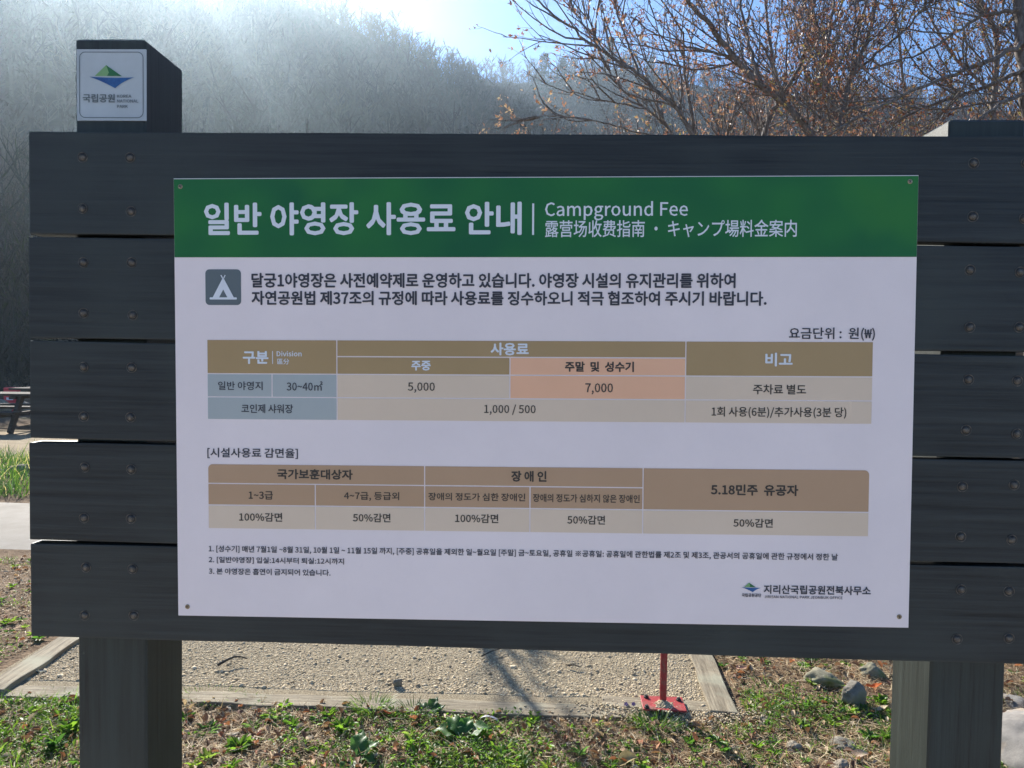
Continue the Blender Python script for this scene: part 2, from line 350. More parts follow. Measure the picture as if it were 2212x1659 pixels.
# ------------------------------------------------------------------ branching trees
class Tubes:
    def __init__(s): s.V, s.F, s.n = [], [], 0
    def add(s, P, r, k=4):
        P = np.asarray(P, float); n = len(P); r = np.broadcast_to(np.asarray(r, float), (n,))
        T = np.gradient(P, axis=0); T /= np.linalg.norm(T, axis=1)[:, None] + 1e-9
        a = np.array([0.31, 0.95, 0.1]) if abs(T[0, 0]) > .8 else np.array([0.95, 0.1, 0.31])
        U = np.cross(T, a); U /= np.linalg.norm(U, axis=1)[:, None] + 1e-9; W = np.cross(T, U)
        an = np.arange(k) * 2 * math.pi / k
        ring = P[:, None] + r[:, None, None] * (np.cos(an)[None, :, None] * U[:, None] + np.sin(an)[None, :, None] * W[:, None])
        s.V.append(ring.reshape(-1, 3)); i = np.arange(n * k).reshape(n, k) + s.n; j = np.roll(i, -1, 1)
        s.F.append(np.stack([i[:-1], j[:-1], j[1:], i[1:]], -1).reshape(-1, 4)); s.n += n * k
class Leaves:
    def __init__(s): s.P, s.D, s.L = [], [], []
    def add(s, p, d, l): s.P.append(p); s.D.append(d); s.L.append(l)
    def build(s, name, mat, parent, pal, rg, wide=0.45):
        n = len(s.P)
        if not n: return
        P, D, Ln = np.array(s.P), np.array(s.D), np.array(s.L)[:, None]
        D /= np.linalg.norm(D, axis=1)[:, None] + 1e-9
        S = np.cross(D, rg.normal(size=(n, 3))); S /= np.linalg.norm(S, axis=1)[:, None] + 1e-9; Nn = np.cross(D, S)
        A = P; B = P + D * Ln * .5 + S * Ln * wide * .5 + Nn * Ln * .12; C = P + D * Ln - Nn * Ln * .12; E = P + D * Ln * .5 - S * Ln * wide * .5 + Nn * Ln * .12
        V = np.stack([A, B, C, E], 1).reshape(-1, 3); i = np.arange(n)[:, None] * 4
        F = np.concatenate([i + np.array([[0, 1, 2]]), i + np.array([[0, 2, 3]])], 1).reshape(-1, 3)
        c = np.array(pal)[rg.integers(0, len(pal), n)] * rg.uniform(.75, 1.2, (n, 1)); c = np.repeat(c, 2, 0)
        return mk(name, V, F, mat, parent, col=c)
def unit(v): return v / (np.linalg.norm(v) + 1e-9)
def limb_path(p, d, L, n, rg, up=0.12, wob=0.13):
    P = [p]; d = unit(d)
    for k in range(n): d = unit(d + rg.normal(0, wob, 3) + np.array([0, 0, up])); P.append(P[-1] + d * L / n)
    return np.array(P)
def sprout(tb, lv, P, r, level, rg, cfg):
    """children along polyline P"""
    seg = np.linalg.norm(np.diff(P, axis=0), axis=1); tot = seg.sum()
    n = int(round(tot * cfg['dens'][level] * rg.uniform(.8, 1.2)))
    for q in range(n):
        t = rg.uniform(cfg.get('t0', .12) if level == 0 else .12, 1); k = min(int(t * (len(P) - 1)), len(P) - 2); f = t * (len(P) - 1) - k
        if level == 0 and P[k][2] < cfg.get('zmin', 1.2): continue
        p = P[k] * (1 - f) + P[k + 1] * f; tg = unit(P[k + 1] - P[k]); rd = rg.normal(size=3); rd -= tg * rd.dot(tg); rd = unit(rd)
        d = tg * cfg['fwd'][level] + rd + np.array([0, 0, cfg['up'][level]])
        L = cfg['len'][level] * rg.uniform(.45, 1.15) * (1.1 - .5 * t); rr = cfg['rad'][level] * rg.uniform(.7, 1.2)
        C = limb_path(p, d, L, 5 if level < 2 else 3, rg, cfg['bend'][level])
        tb.add(C, np.linspace(rr, rr * .35, len(C)), 5 if level == 0 else 3)
        if level + 1 < len(cfg['dens']): sprout(tb, lv, C, rr, level + 1, rg, cfg)
        if level >= cfg.get('leaf_level', 1) and lv is not None:
            for e in range(rg.poisson(cfg['tips'])):
                lv.add(C[-1] + rg.normal(0, .008, 3), unit(C[-1] - C[-2]) + rg.normal(0, .7, 3), rg.uniform(*cfg['leaf']))
            for e in range(rg.poisson(cfg['nodes'])):
                j = rg.integers(1, len(C)); lv.add(C[j] + rg.normal(0, .01, 3), rg.normal(0, .8, 3) + np.array([0, 0, .5]), rg.uniform(*cfg['leaf']) * .8)
def smooth_line(P, n):
    P = np.asarray(P, float); t = np.linspace(0, len(P) - 1, n); out = []
    for x in t:
        i = min(int(x), len(P) - 2); f = x - i; p0, p1, p2, p3 = P[max(i - 1, 0)], P[i], P[i + 1], P[min(i + 2, len(P) - 1)]
        out.append(.5 * ((2 * p1) + (-p0 + p2) * f + (2 * p0 - 5 * p1 + 4 * p2 - p3) * f * f + (-p0 + 3 * p1 - 3 * p2 + p3) * f ** 3))
    return np.array(out)
MAPLE = dict(dens=[6.0, 6.5, 8.0], len=[1.1, .50, .20], rad=[.0082, .0038, .0022], fwd=[1.3, 1.3, 1.4], up=[.45, .25, .2], bend=[.05, .05, .03],
             tips=2.3, nodes=1.3, leaf=(.020, .048), leaf_level=1, t0=.1, zmin=1.9)
PINK = [(.30, .165, .125), (.34, .21, .155), (.24, .115, .09), (.37, .27, .18), (.20, .125, .105)]
ORNG = [(.31, .15, .085), (.27, .11, .075), (.35, .22, .10), (.28, .245, .09), (.20, .10, .07), (.16, .10, .085)]
def near_tree(label, Y, limbs, cfg, pal, sd, name="maple_tree", group="budding trees behind the board"):
    """limbs: list of (photo line of the limb, depth drift, start radius, end radius); the first one is the trunk and starts on the ground"""
    rg = np.random.default_rng(sd); tb, lv = Tubes(), Leaves()
    first = [onY(x, y, Y) for x, y in limbs[0][0]]
    gx_, gy_ = float(first[0][0]), Y
    root = empty(name, (gx_, gy_, 0), label, "tree", group); off = np.array([gx_, gy_, 0])
    for k, (pts, drift, r0, r1) in enumerate(limbs):
        P = [onY(x, y, Y + drift * j / max(1, len(pts) - 1)) for j, (x, y) in enumerate(pts)]
        if k == 0: P = [np.array([gx_, gy_, -.1]), np.array([gx_ + .02, gy_, P[0][2] * .5])] + P
        P = smooth_line(P, 6 * len(P)); P[1:-1] += rg.normal(0, .006, P[1:-1].shape)
        tb.add(P - off, np.linspace(r0, r1, len(P)), 8); sprout(tb, lv, P - off, r0, 0, rg, cfg)
    V = np.concatenate(tb.V); mk("trunk", V, np.concatenate(tb.F), M['bark'], root, smooth=True)
    lv.build("crown", M['leaf'], root, pal, rg)
    return root
near_tree("grey trunk leaning far left above the middle of the board, reddish buds", 5.6,
  [([(1800, 420), (1756, 298), (1700, 230), (1640, 180), (1590, 128), (1540, 62), (1485, 0), (1420, -90)], -.5, 0.0446, 0.0160),
   ([(1640, 180), (1622, 110), (1600, 10), (1590, -80)], .5, 0.0187, 0.0080),
   ([(1700, 230), (1672, 150), (1655, 20), (1650, -80)], .7, 0.0202, 0.0080),
   ([(1590, 128), (1540, 112), (1470, 98), (1390, 60)], -.4, 0.0144, 0.0048)], MAPLE, PINK, 21)
near_tree("forked trunk bending right above the board with bare upper twigs", 6.3,
  [([(1648, 420), (1652, 298), (1668, 240), (1692, 205), (1735, 120), (1755, 20), (1768, -90)], .4, 0.0346, 0.0128),
   ([(1692, 205), (1655, 188), (1600, 140), (1500, 150), (1420, 130)], -.4, 0.0187, 0.0056),
   ([(1735, 120), (1790, 60), (1850, 0), (1900, -60)], .6, 0.0144, 0.0064)], MAPLE, PINK, 22)
near_tree("trunk forking low into a steep V right of centre behind the board", 5.9,
  [([(1822, 420), (1812, 281), (1822, 222), (1837, 165), (1868, 100), (1890, 10), (1900, -90)], .2, 0.0396, 0.0144),
   ([(1812, 281), (1792, 200), (1788, 110), (1802, 0), (1810, -80)], .5, 0.0245, 0.0096),
   ([(1837, 165), (1890, 120), (1960, 60), (2020, -20)], -.3, 0.0158, 0.0064),
   ([(1868, 100), (1850, 40), (1845, -60)], .5, 0.0130, 0.0064)], MAPLE, PINK, 23)
near_tree("slim upright trunk close beside the V forked one, brownish twigs", 7.4,
  [([(1784, 420), (1781, 295), (1766, 195), (1780, 120), (1760, 40), (1755, -80)], .3, 0.0288, 0.0096),
   ([(1766, 195), (1720, 110), (1690, 20), (1680, -60)], .4, 0.0144, 0.0064)], MAPLE, ORNG, 24)
near_tree("leftmost budding tree, thin limbs reaching far left into the blue sky", 4.9,
  [([(1530, 420), (1481, 264), (1440, 215), (1380, 160), (1303, 111), (1232, 58), (1160, 0), (1100, -50)], -.3, 0.0245, 0.0056),
   ([(1380, 160), (1345, 60), (1322, -10), (1310, -70)], .3, 0.0101, 0.0040),
   ([(1303, 111), (1270, 40), (1255, -30)], .3, 0.0072, 0.0032)],
  dict(MAPLE, dens=[4.0, 5.0, 6.0], t0=.22), PINK, 25)
near_tree("slender budding sapling with two thin stems left of the leaning trunk", 5.3,
  [([(1470, 420), (1457, 298), (1395, 235), (1332, 180), (1290, 100), (1242, 24), (1215, -60)], .2, 0.0144, 0.0040),
   ([(1457, 298), (1376, 285), (1290, 262), (1180, 250), (1110, 262)], -.5, 0.0086, 0.0032),
   ([(1395, 235), (1300, 215), (1200, 190), (1130, 150)], -.3, 0.0072, 0.0024)],
  dict(MAPLE, dens=[4.0, 5.0, 6.0], t0=.2, len=[.75, .35, .16]), [(.48, .34, .20), (.44, .26, .16), (.40, .20, .13)], 26)
near_tree("broad tree at the right edge with long branches drooping left", 5.2,
  [([(2236, 420), (2222, 250), (2208, 100), (2196, -60)], .1, 0.0612, 0.0480),
   ([(2210, 95), (2110, 140), (1990, 190), (1870, 245), (1770, 300)], -.3, 0.0216, 0.0056),
   ([(2215, 150), (2120, 190), (2000, 232), (1890, 290)], .5, 0.0202, 0.0064),
   ([(2222, 200), (2150, 230), (2080, 290)], -.3, 0.0158, 0.0064),
   ([(2200, 20), (2110, 40), (2000, 110), (1880, 150)], .4, 0.0187, 0.0048)],
  dict(MAPLE, dens=[7.5, 7, 8], zmin=1.8), ORNG, 27)
near_tree("dark trunk with a high fork close to the right edge of the view", 6.8,
  [([(2140, 420), (2146, 240), (2152, 79), (2118, 0), (2100, -90)], .2, 0.0396, 0.0200),
   ([(2152, 79), (2190, 36), (2230, -20)], .2, 0.0216, 0.0120),
   ([(2146, 200), (2070, 130), (2010, 40), (1980, -60)], .3, 0.0187, 0.0080),
   ([(2146, 240), (2190, 170), (2260, 90)], -.3, 0.0158, 0.0080)], dict(MAPLE, dens=[7, 7, 7.5], zmin=1.8), ORNG, 28)

def free_tree(label, x, y, h, sd, pal, name="bare_tree", group="trees beyond the path", forks=5, spread=.5, leaf=True, bark='bark', cfg=None, r0=.10):
    rg = np.random.default_rng(sd); tb, lv = Tubes(), (Leaves() if leaf else None)
    root = empty(name, (x, y, 0), label, "tree", group)
    c = dict(MAPLE, dens=[3.4, 3.2, 3.5], len=[h * .24, h * .10, h * .05], rad=[.02, .009, .005], zmin=h * .2, leaf=(.05, .10), tips=2.0, nodes=1.2); c.update(cfg or {})
    T = limb_path(np.array([0, 0, -.1]), np.array([rg.normal(0, .12), rg.normal(0, .12), 1.]), h * .45, 6, rg, .1, .06)
    tb.add(T, np.linspace(r0, r0 * .7, len(T)), 8)
    for k in range(forks):
        j = rg.integers(2, len(T)); a = k * 2 * math.pi / forks + rg.uniform(-.5, .5); d = np.array([math.cos(a) * spread, math.sin(a) * spread, 1])
        B = limb_path(T[j], d, h * rg.uniform(.45, .62), 8, rg, .04, .10)
        tb.add(B, np.linspace(r0 * .5, r0 * .12, len(B)), 6); sprout(tb, lv, B, r0 * .5, 0, rg, c)
    mk("trunk", np.concatenate(tb.V), np.concatenate(tb.F), M[bark], root, smooth=True)
    if lv: lv.build("crown", M['leaf'], root, pal, rg)
    return root
FT = dict(dens=[3.4, 3.8, 4.2], rad=[.012, .0055, .0032], leaf=(.030, .068), tips=2.3, nodes=1.6)
free_tree("rust coloured tree behind the drooping branches at far right", 7.6, 10.5, 7.6, 41, ORNG, "budding_tree", cfg=FT, forks=7, spread=.7)
free_tree("brownish tree filling the gap behind the high forked trunk", 5.4, 12.5, 8.6, 42, ORNG, "budding_tree", cfg=FT, forks=7, spread=.65)
free_tree("hazy brown tree seen through the V forked trunk", 3.9, 11.2, 6.4, 43, PINK, "budding_tree", cfg=FT, forks=6, spread=.7)
free_tree("low spreading budding tree behind the middle of the board top", 2.3, 10.8, 6.9, 44, [(.46, .28, .17), (.40, .22, .14)], "budding_tree", cfg=FT, forks=6, spread=.9)
free_tree("tall bare tree farther back at the right edge", 9.4, 15.5, 11, 45, ORNG, "budding_tree", cfg=FT, forks=7, spread=.6)
free_tree("pale twiggy tree standing far back behind the leaning trunk", 4.6, 18.0, 8.8, 46, PINK, "budding_tree", cfg=dict(FT, tips=1.0), forks=6, spread=.7)
free_tree("young pale budding tree nearest the middle, leftmost of the low ones behind the board", 2.0, 9.6, 5.7, 47, [(.48, .31, .19), (.44, .26, .16), (.5, .4, .25)], "budding_tree", cfg=FT, forks=6, spread=.9)
free_tree("low pinkish budding tree between the leaning trunk and the forked trunk", 3.2, 9.6, 6.3, 48, PINK, "budding_tree", cfg=FT, forks=7, spread=.9)
free_tree("low orange leaved tree just behind the right post", 6.3, 9.0, 5.9, 49, ORNG, "budding_tree", cfg=dict(FT, tips=3.0, nodes=2.0), forks=8, spread=.9)
free_tree("pale budding tree low behind the foot of the leaning trunk", 4.3, 8.3, 5.5, 57, [(.46, .30, .19), (.40, .24, .15), (.34, .30, .13)], "budding_tree", cfg=FT, forks=7, spread=1.0)
free_tree("reddish budding tree low behind the slim upright trunk", 5.0, 9.8, 6.3, 58, PINK, "budding_tree", cfg=FT, forks=7, spread=1.0)
# trees left of and behind the board, in the shade of the slope
free_tree("bare shade tree hidden behind the left half of the board", -1.3, 7.3, 4.2, 51, PINK, cfg=dict(dens=[5.5, 5, 4], rad=[.02, .01, .007]), forks=8, spread=1.1, leaf=False, r0=.12)
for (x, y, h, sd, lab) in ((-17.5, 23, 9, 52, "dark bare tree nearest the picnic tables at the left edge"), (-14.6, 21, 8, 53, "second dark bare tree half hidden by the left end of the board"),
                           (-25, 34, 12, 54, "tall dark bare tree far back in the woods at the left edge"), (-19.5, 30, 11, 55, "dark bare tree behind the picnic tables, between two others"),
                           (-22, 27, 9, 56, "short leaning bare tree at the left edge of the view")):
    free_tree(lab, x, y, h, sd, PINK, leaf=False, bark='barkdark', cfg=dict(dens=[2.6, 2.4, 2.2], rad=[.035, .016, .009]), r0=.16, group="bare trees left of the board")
# brush
n = 9000; bx = rng.uniform(-60, -6, n); by = rng.uniform(19, 48, n); L_ = rng.uniform(.5, 2.6, n) * (1 + .06 * (by - 19))
dv = rng.normal(0, .6, (n, 3)); dv[:, 2] = rng.uniform(.3, 1.2, n); dv /= np.linalg.norm(dv, axis=1)[:, None]
P0 = np.stack([bx, by, rng.uniform(-.1, 1.2, n)], -1); P1 = P0 + dv * L_[:, None]; sd_ = np.cross(dv, rng.normal(size=(n, 3))); sd_ /= np.linalg.norm(sd_, axis=1)[:, None]
w_ = rng.uniform(.008, .03, n)[:, None]
V = np.stack([P0 - sd_ * w_, P0 + sd_ * w_, P1 + sd_ * w_ * .3, P1 - sd_ * w_ * .3], 1).reshape(-1, 3)
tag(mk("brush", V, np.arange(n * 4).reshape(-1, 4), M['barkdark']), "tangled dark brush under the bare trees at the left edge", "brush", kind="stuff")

# ------------------------------------------------------------------ the notice board
board = empty("notice_board", (0, 0, 0), "large charcoal painted timber notice board on two posts, fee panel screwed to its planks", "notice board")
PT = [1.934, 1.732, 1.531, 1.334, 1.134]; PB = [1.7385, 1.5375, 1.3405, 1.1405, .9495]
PX0, PX1, PY0, PY1 = -.2975, 1.69, .0035, .043
def rot_z_pts(o, a, c):                      # a small tilt of a plank in the board's own plane
    for v in o.data.vertices:
        x, z = v.co.x - c[0], v.co.z - c[1]; v.co.x = c[0] + x * math.cos(a) - z * math.sin(a); v.co.z = c[1] + x * math.sin(a) + z * math.cos(a)
for sx0, sx1, top in ((-.2285, -.087, 2.128), (1.4665, 1.609, 1.977)):
    bm = box_bm(sx0, sx1, PY1 + .0005, .197, -.25, top, .004)
    bmesh.ops.subdivide_edges(bm, edges=[e for e in bm.edges if e.calc_length() > 1], cuts=12)
    bm_obj("post", bm, M['post'], board)
bolt_mesh = None
def bolt_bm():
    bm = lathe_bm([(.0103, -.001), (.0103, .0004), (.0098, .0009), (.0088, .0004), (.0084, -.0002)], 20, 'Y')
    d = lathe_bm([(.0086, -.0004), (.0084, .00012), (.0066, .00012)], 20, 'Y')
    for f in d.faces: f.material_index = 1
    h = lathe_bm([(.0068, .0001), (.0066, .0012), (.0054, .0026), (.0034, .0034), (.0012, .0037), (0, .0038)], 18, 'Y')
    for b2 in (d, h):
        t = bpy.data.meshes.new("t"); b2.to_mesh(t); b2.free(); bm.from_mesh(t); bpy.data.meshes.remove(t)
    return bm
for i, (zt, zb) in enumerate(zip(PT, PB)):
    bm = box_bm(PX0 + (.002, 0, .001, -.0015, 0)[i], PX1, PY0, PY1, zb, zt, .0035, seg=2)
    bmesh.ops.subdivide_edges(bm, edges=[e for e in bm.edges if e.calc_length() > 1], cuts=30)
    for v in bm.verts:                       # sawn edges are never quite straight
        e = (fbm(v.co.x * 3.1 + i * 7, v.co.z * 9, 21, 3) - .5) * .007
        if v.co.z > (zt + zb) / 2: v.co.z += e * .6
        else: v.co.z += e * .6
    pk = bm_obj("plank", bm, M['plank'], board)
    for zz in (zt - .047, zb + .047):
        for xx in (-.187, -.093, 1.494, 1.586):
            dz = random.uniform(-.003, .003); dx = random.uniform(-.003, .003)
            if bolt_mesh is None:
                bo = bm_obj("bolt", bolt_bm(), [M['bolt'], M['boltdark']], pk, True); bolt_mesh = bo.data
            else:
                bo = bpy.data.objects.new("bolt", bolt_mesh); COL.objects.link(bo); bo.parent = pk
            bo.location = (xx + dx, PY0, zz + dz); bo.rotation_euler = (random.uniform(-.06, .06), random.uniform(0, 6), random.uniform(-.06, .06))

# -- the printed panel; its own axes: x right, z up from the lower left corner
PW, PH, TILT = 1.4, .846, .0107
def homog(src, dst):
    A = []
    for (x, y), (u, v) in zip(src, dst):
        A.append([x, y, 1, 0, 0, 0, -u * x, -u * y, -u]); A.append([0, 0, 0, x, y, 1, -v * x, -v * y, -v])
    return np.linalg.svd(np.array(A, float))[2][-1].reshape(3, 3)
HM = homog([(377, 388), (1987, 376), (1960, 1356), (383, 1330)], [(0, PH), (PW, PH), (PW, 0), (0, 0)])
def pp(x, y):
    w = HM @ np.array([x, y, 1.0]); return w[0] / w[2], w[1] / w[2]
panel = bm_obj("sign_panel", box_bm(0, PW, 0, .003, 0, PH, .0004), M['white'], board)
panel.location = (0, 0, 1.0); panel.rotation_euler = (0, -TILT, 0)
def flat(name, polys, mats, mi=None, y=-.0005, parent=None):
    """flat printed shapes given as outlines in panel metres"""
    V, F, k = [], [], 0
    me = bpy.data.meshes.new(name); fs = []
    for P in polys:
        a = sum(P[i][0] * P[(i + 1) % len(P)][1] - P[(i + 1) % len(P)][0] * P[i][1] for i in range(len(P)))
        if a < 0: P = P[::-1]
        V += [(p[0], y, p[1]) for p in P]; fs.append(list(range(k, k + len(P)))); k += len(P)
    me.from_pydata(V, [], fs); me.update()
    for mt in (mats if isinstance(mats, list) else [mats]): me.materials.append(mt)
    if mi:
        for p, q in zip(me.polygons, mi): p.material_index = q
    o = bpy.data.objects.new(name, me); COL.objects.link(o); o.parent = parent or panel
    return o
def rect(x0, z0, x1, z1): return [(x0, z0), (x1, z0), (x1, z1), (x0, z1)]
def rrect(x0, z0, x1, z1, r, corners=(1, 1, 1, 1), n=8):        # corners: bottom left, bottom right, top right, top left
    P = []
    for (cx, cz, a0), on in zip(((x0 + r, z0 + r, 180), (x1 - r, z0 + r, 270), (x1 - r, z1 - r, 0), (x0 + r, z1 - r, 90)), corners):
        if on: P += [(cx + r * math.cos(math.radians(a0 + 90 * k / n)), cz + r * math.sin(math.radians(a0 + 90 * k / n))) for k in range(n + 1)]
        else: P.append((x0 if cx < (x0 + x1) / 2 else x1, z0 if cz < (z0 + z1) / 2 else z1))
    return P
zb_ = pp(1100, 556)[1]
flat("header_band", [rect(.0006, zb_, PW - .0006, PH - .0016)], M['green'])
# fee table and discount table
g1x = [pp(447.6, 820)[0], pp(587.2, 835)[0], pp(726.9, 820)[0], pp(1100, 815)[0], pp(1479.5, 815)[0], pp(1884.6, 830)[0]]
def zrow(*pts): return sum(pp(x, y)[1] for x, y in pts) / len(pts)
g1z = [zrow((460, 734.3), (1880, 737.4)), zrow((740, 771.2), (1470, 773.5)), zrow((460, 808.2), (1880, 813.9)), zrow((460, 858.4), (1880, 865.6)), zrow((460, 906.5), (1880, 916.8))]
gp = .0011
def cell(x0, x1, zt, zb): return rect(x0 + gp, zb + gp, x1 - gp, zt - gp)
cells = [(cell(g1x[0], g1x[2], g1z[0], g1z[2]), 0), (cell(g1x[2], g1x[4], g1z[0], g1z[1]), 0), (cell(g1x[4], g1x[5], g1z[0], g1z[2]), 0),
         (cell(g1x[2], g1x[3], g1z[1], g1z[2]), 0), (cell(g1x[3], g1x[4], g1z[1], g1z[2]), 1), (cell(g1x[3], g1x[4], g1z[2], g1z[3]), 1),
         (cell(g1x[0], g1x[1], g1z[2], g1z[3]), 2), (cell(g1x[1], g1x[2], g1z[2], g1z[3]), 2), (cell(g1x[0], g1x[2], g1z[3], g1z[4]), 2),
         (cell(g1x[2], g1x[3], g1z[2], g1z[3]), 3), (cell(g1x[4], g1x[5], g1z[2], g1z[3]), 3), (cell(g1x[2], g1x[4], g1z[3], g1z[4]), 3), (cell(g1x[4], g1x[5], g1z[3], g1z[4]), 3)]
flat("fee_table", [c for c, _ in cells], [M['olive'], M['peach'], M['bluecell'], M['pale']], [q for _, q in cells])
g2x = [pp(448.2, 1070)[0], pp(679.2, 1100)[0], pp(914.8, 1080)[0], pp(1142, 1090)[0], pp(1386, 1080)[0], pp(1876, 1080)[0]]
g2z = [zrow((470, 1002), (1860, 1014.7)), zrow((470, 1046.1), (1380, 1052.6)), zrow((470, 1091.5), (1870, 1106.4)), zrow((470, 1142.2), (1870, 1159.6))]
def rc(x0, x1, zt, zb, c): return rrect(x0 + gp, zb + gp, x1 - gp, zt - gp, .0085, c)
cells = [(rc(g2x[0], g2x[2], g2z[0], g2z[1], (0, 0, 0, 1)), 0), (cell(g2x[2], g2x[4], g2z[0], g2z[1]), 0), (rc(g2x[4], g2x[5], g2z[0], g2z[2], (0, 0, 1, 0)), 0)]
cells += [(cell(g2x[k], g2x[k + 1], g2z[1], g2z[2]), 0) for k in range(4)] + [(cell(g2x[k], g2x[k + 1], g2z[2], g2z[3]), 1) for k in range(5)]
flat("discount_table", [c for c, _ in cells], [M['tan'], M['pale']], [q for _, q in cells])
# camp sign icon: rounded square with a tent
ix0, iz1 = pp(444.6, 584); ix1, iz0 = pp(521.6, 660.8); iw, ih = ix1 - ix0, iz1 - iz0
icon = flat("camp_icon", [rrect(ix0, iz0, ix1, iz1, .008)], M['iconbg'])
def ic(pts): return [(ix0 + iw * a, iz0 + ih * b) for a, b in pts]
flat("camp_icon_tent", [ic([(.13, .155), (.87, .155), (.885, .185), (.87, .215), (.13, .215), (.115, .185)]),
                        ic([(.205, .214), (.385, .214), (.505, .44), (.505, .735), (.478, .735)]), ic([(.797, .214), (.617, .214), (.5, .44), (.5, .735), (.524, .735)]),
                        ic([(.455, .845), (.425, .835), (.484, .730), (.516, .73)]), ic([(.545, .845), (.575, .835), (.520, .730), (.488, .72)])], M['inkwhite'], y=-.0010)
# lettering
fp = os.path.join(bpy.utils.system_resource('DATAFILES') or "", 'fonts', 'Noto Sans CJK Regular.woff2')
try: FONT = bpy.data.fonts.load(fp)
except Exception: FONT = None                # Blender's own fall back carries the same glyphs
pending = []
def text(group, body, x0, y0, x1, y1, mat='ink', bold=0.0, parent=None, fn=pp, gap=1.0):
    c = bpy.data.curves.new("t", 'FONT'); c.body = body; c.resolution_u = 2; c.fill_mode = 'FRONT'; c.space_word = gap
    if FONT: c.font = FONT
    o = bpy.data.objects.new("t", c); COL.objects.link(o); pending.append((group, o, (x0, y0, x1, y1), mat, fn, parent, bold))
B = .018
text("title_lettering", "일반 야영장 사용료 안내", 442.4, 440.5, 1126.9, 508.2, 'inkwhite', .020)
text("header_lettering", "Campground Fee", 1177.8, 435.6, 1486, 475.3, 'inkwhite', .008)
text("header_lettering", "露营场收费指南 · キャンプ場料金案内", 1177.8, 476, 1721.4, 511, 'inkwhite', .006)
text("notice_lettering", "달궁1야영장은 사전예약제로 운영하고 있습니다. 야영장 시설의 유지관리를 위하여", 544, 591.5, 1588.5, 622, 'ink', .022)
text("notice_lettering", "자연공원법 제37조의 규정에 따라 사용료를 징수하오니 적극 협조하여 주시기 바랍니다.", 544, 629.8, 1655.5, 660.2, 'ink', .022)
text("unit_lettering", "요금단위 :  원(₩)", 1704, 706.5, 1889.7, 735, 'ink', .012)
T1 = "fee_lettering"
text(T1, "구분", 524.7, 759.7, 580, 787.9, 'inkwhite', .026); text(T1, "Division", 597.6, 759.6, 651.5, 771.3, 'inkwhite', .016); text(T1, "區分", 599, 776, 624.6, 788.6, 'inkwhite', .012)
text(T1, "사용료", 1059, 740.6, 1140.8, 768.3, 'inkwhite', .026); text(T1, "주중", 887.5, 780, 929.4, 801.2, 'inkwhite', .026)
text(T1, "비고", 1652.3, 761.2, 1711, 791, 'inkwhite', .026); text(T1, "주말  및  성수기", 1219, 781, 1367.8, 803.7, 'inkbrown', .026)
text(T1, "일반 야영지", 471.2, 825.2, 567, 844.2, 'ink', .01); text(T1, "30~40㎡", 618.8, 824.5, 696.3, 845.3, 'ink', .01)
text(T1, "5,000", 879.7, 826.6, 937.9, 849.5, 'inkbrown', .01); text(T1, "7,000", 1262.6, 827.9, 1322.2, 852.3, 'inkbrown', .01)
text(T1, "주차료 별도", 1625.7, 829.5, 1740, 851.7, 'inkbrown', .014); text(T1, "코인제 샤워장", 521.2, 874, 632.2, 894, 'ink', .012)
text(T1, "1,000 / 500", 1044.2, 873.8, 1155.2, 897.3, 'inkbrown', .01); text(T1, "1회 사용(6분)/추가사용(3분 당)", 1535.7, 878, 1826.9, 903.5, 'inkbrown', .012)
T2 = "discount_lettering"
text("discount_heading_lettering", "[시설사용료 감면율]", 447.5, 968.3, 642.3, 992.4, 'ink', .012)
text(T2, "국가보훈대상자", 597.2, 1013.5, 760.2, 1037.1, 'inkbrown', .026); text(T2, "장 애 인", 1102, 1017, 1178, 1041.3, 'inkbrown', .026)
text(T2, "5.18민주  유공자", 1533.2, 1045.2, 1722, 1071.2, 'inkbrown', .026)
text(T2, "1~3급", 536, 1061.6, 588.3, 1079.9, 'inkbrown', .012); text(T2, "4~7급, 등급외", 741.2, 1062.4, 860, 1083, 'inkbrown', .012)
text(T2, "장애의 정도가 심한 장애인", 922.9, 1064.3, 1131.8, 1083.1, 'inkbrown', .012); text(T2, "장애의 정도가 심하지 않은 장애인", 1148.5, 1066.6, 1378.8, 1086.6, 'inkbrown', .012)
text(T2, "100%감면", 515.3, 1107.6, 608, 1127.6, 'inkbrown', .014); text(T2, "50%감면", 760.2, 1109, 841, 1128.8, 'inkbrown', .014)
text(T2, "100%감면", 980.5, 1110, 1073.5, 1130.2, 'inkbrown', .014); text(T2, "50%감면", 1222.6, 1113, 1303.7, 1133.2, 'inkbrown', .014); text(T2, "50%감면", 1581.5, 1119.4, 1666.4, 1139.4, 'inkbrown', .014)
text("note_lettering", "1. [성수기] 매년 7월1일 ~8월 31일, 10월 1일 ~ 11월 15일 까지, [주중] 공휴일을 제외한 일~월요일 [주말] 금~토요일, 공휴일 ※공휴일: 공휴일에 관한법률 제2조 및 제3조, 관공서의 공휴일에 관한 규정에서 정한 날", 449.5, 1178.4, 1807, 1212, 'ink', .014)
text("note_lettering", "2. [일반야영장] 입실:14시부터 퇴실:12시까지", 449.5, 1202.6, 740.5, 1221, 'ink', .014)
text("note_lettering", "3. 본 야영장은 흡연이 금지되어 있습니다.", 449.5, 1227, 711.4, 1244.6, 'ink', .014)
text("office_lettering", "지리산국립공원전북사무소", 1646.6, 1262.8, 1877.8, 1285.6, 'ink', .02)
text("office_lettering", "JIRISAN NATIONAL PARK JEONBUK OFFICE", 1647.6, 1285.6, 1816.9, 1294, 'ink', .01)
text("emblem_lettering", "국립공원공단", 1598.6, 1281.2, 1640.9, 1289.6, 'ink', .02)
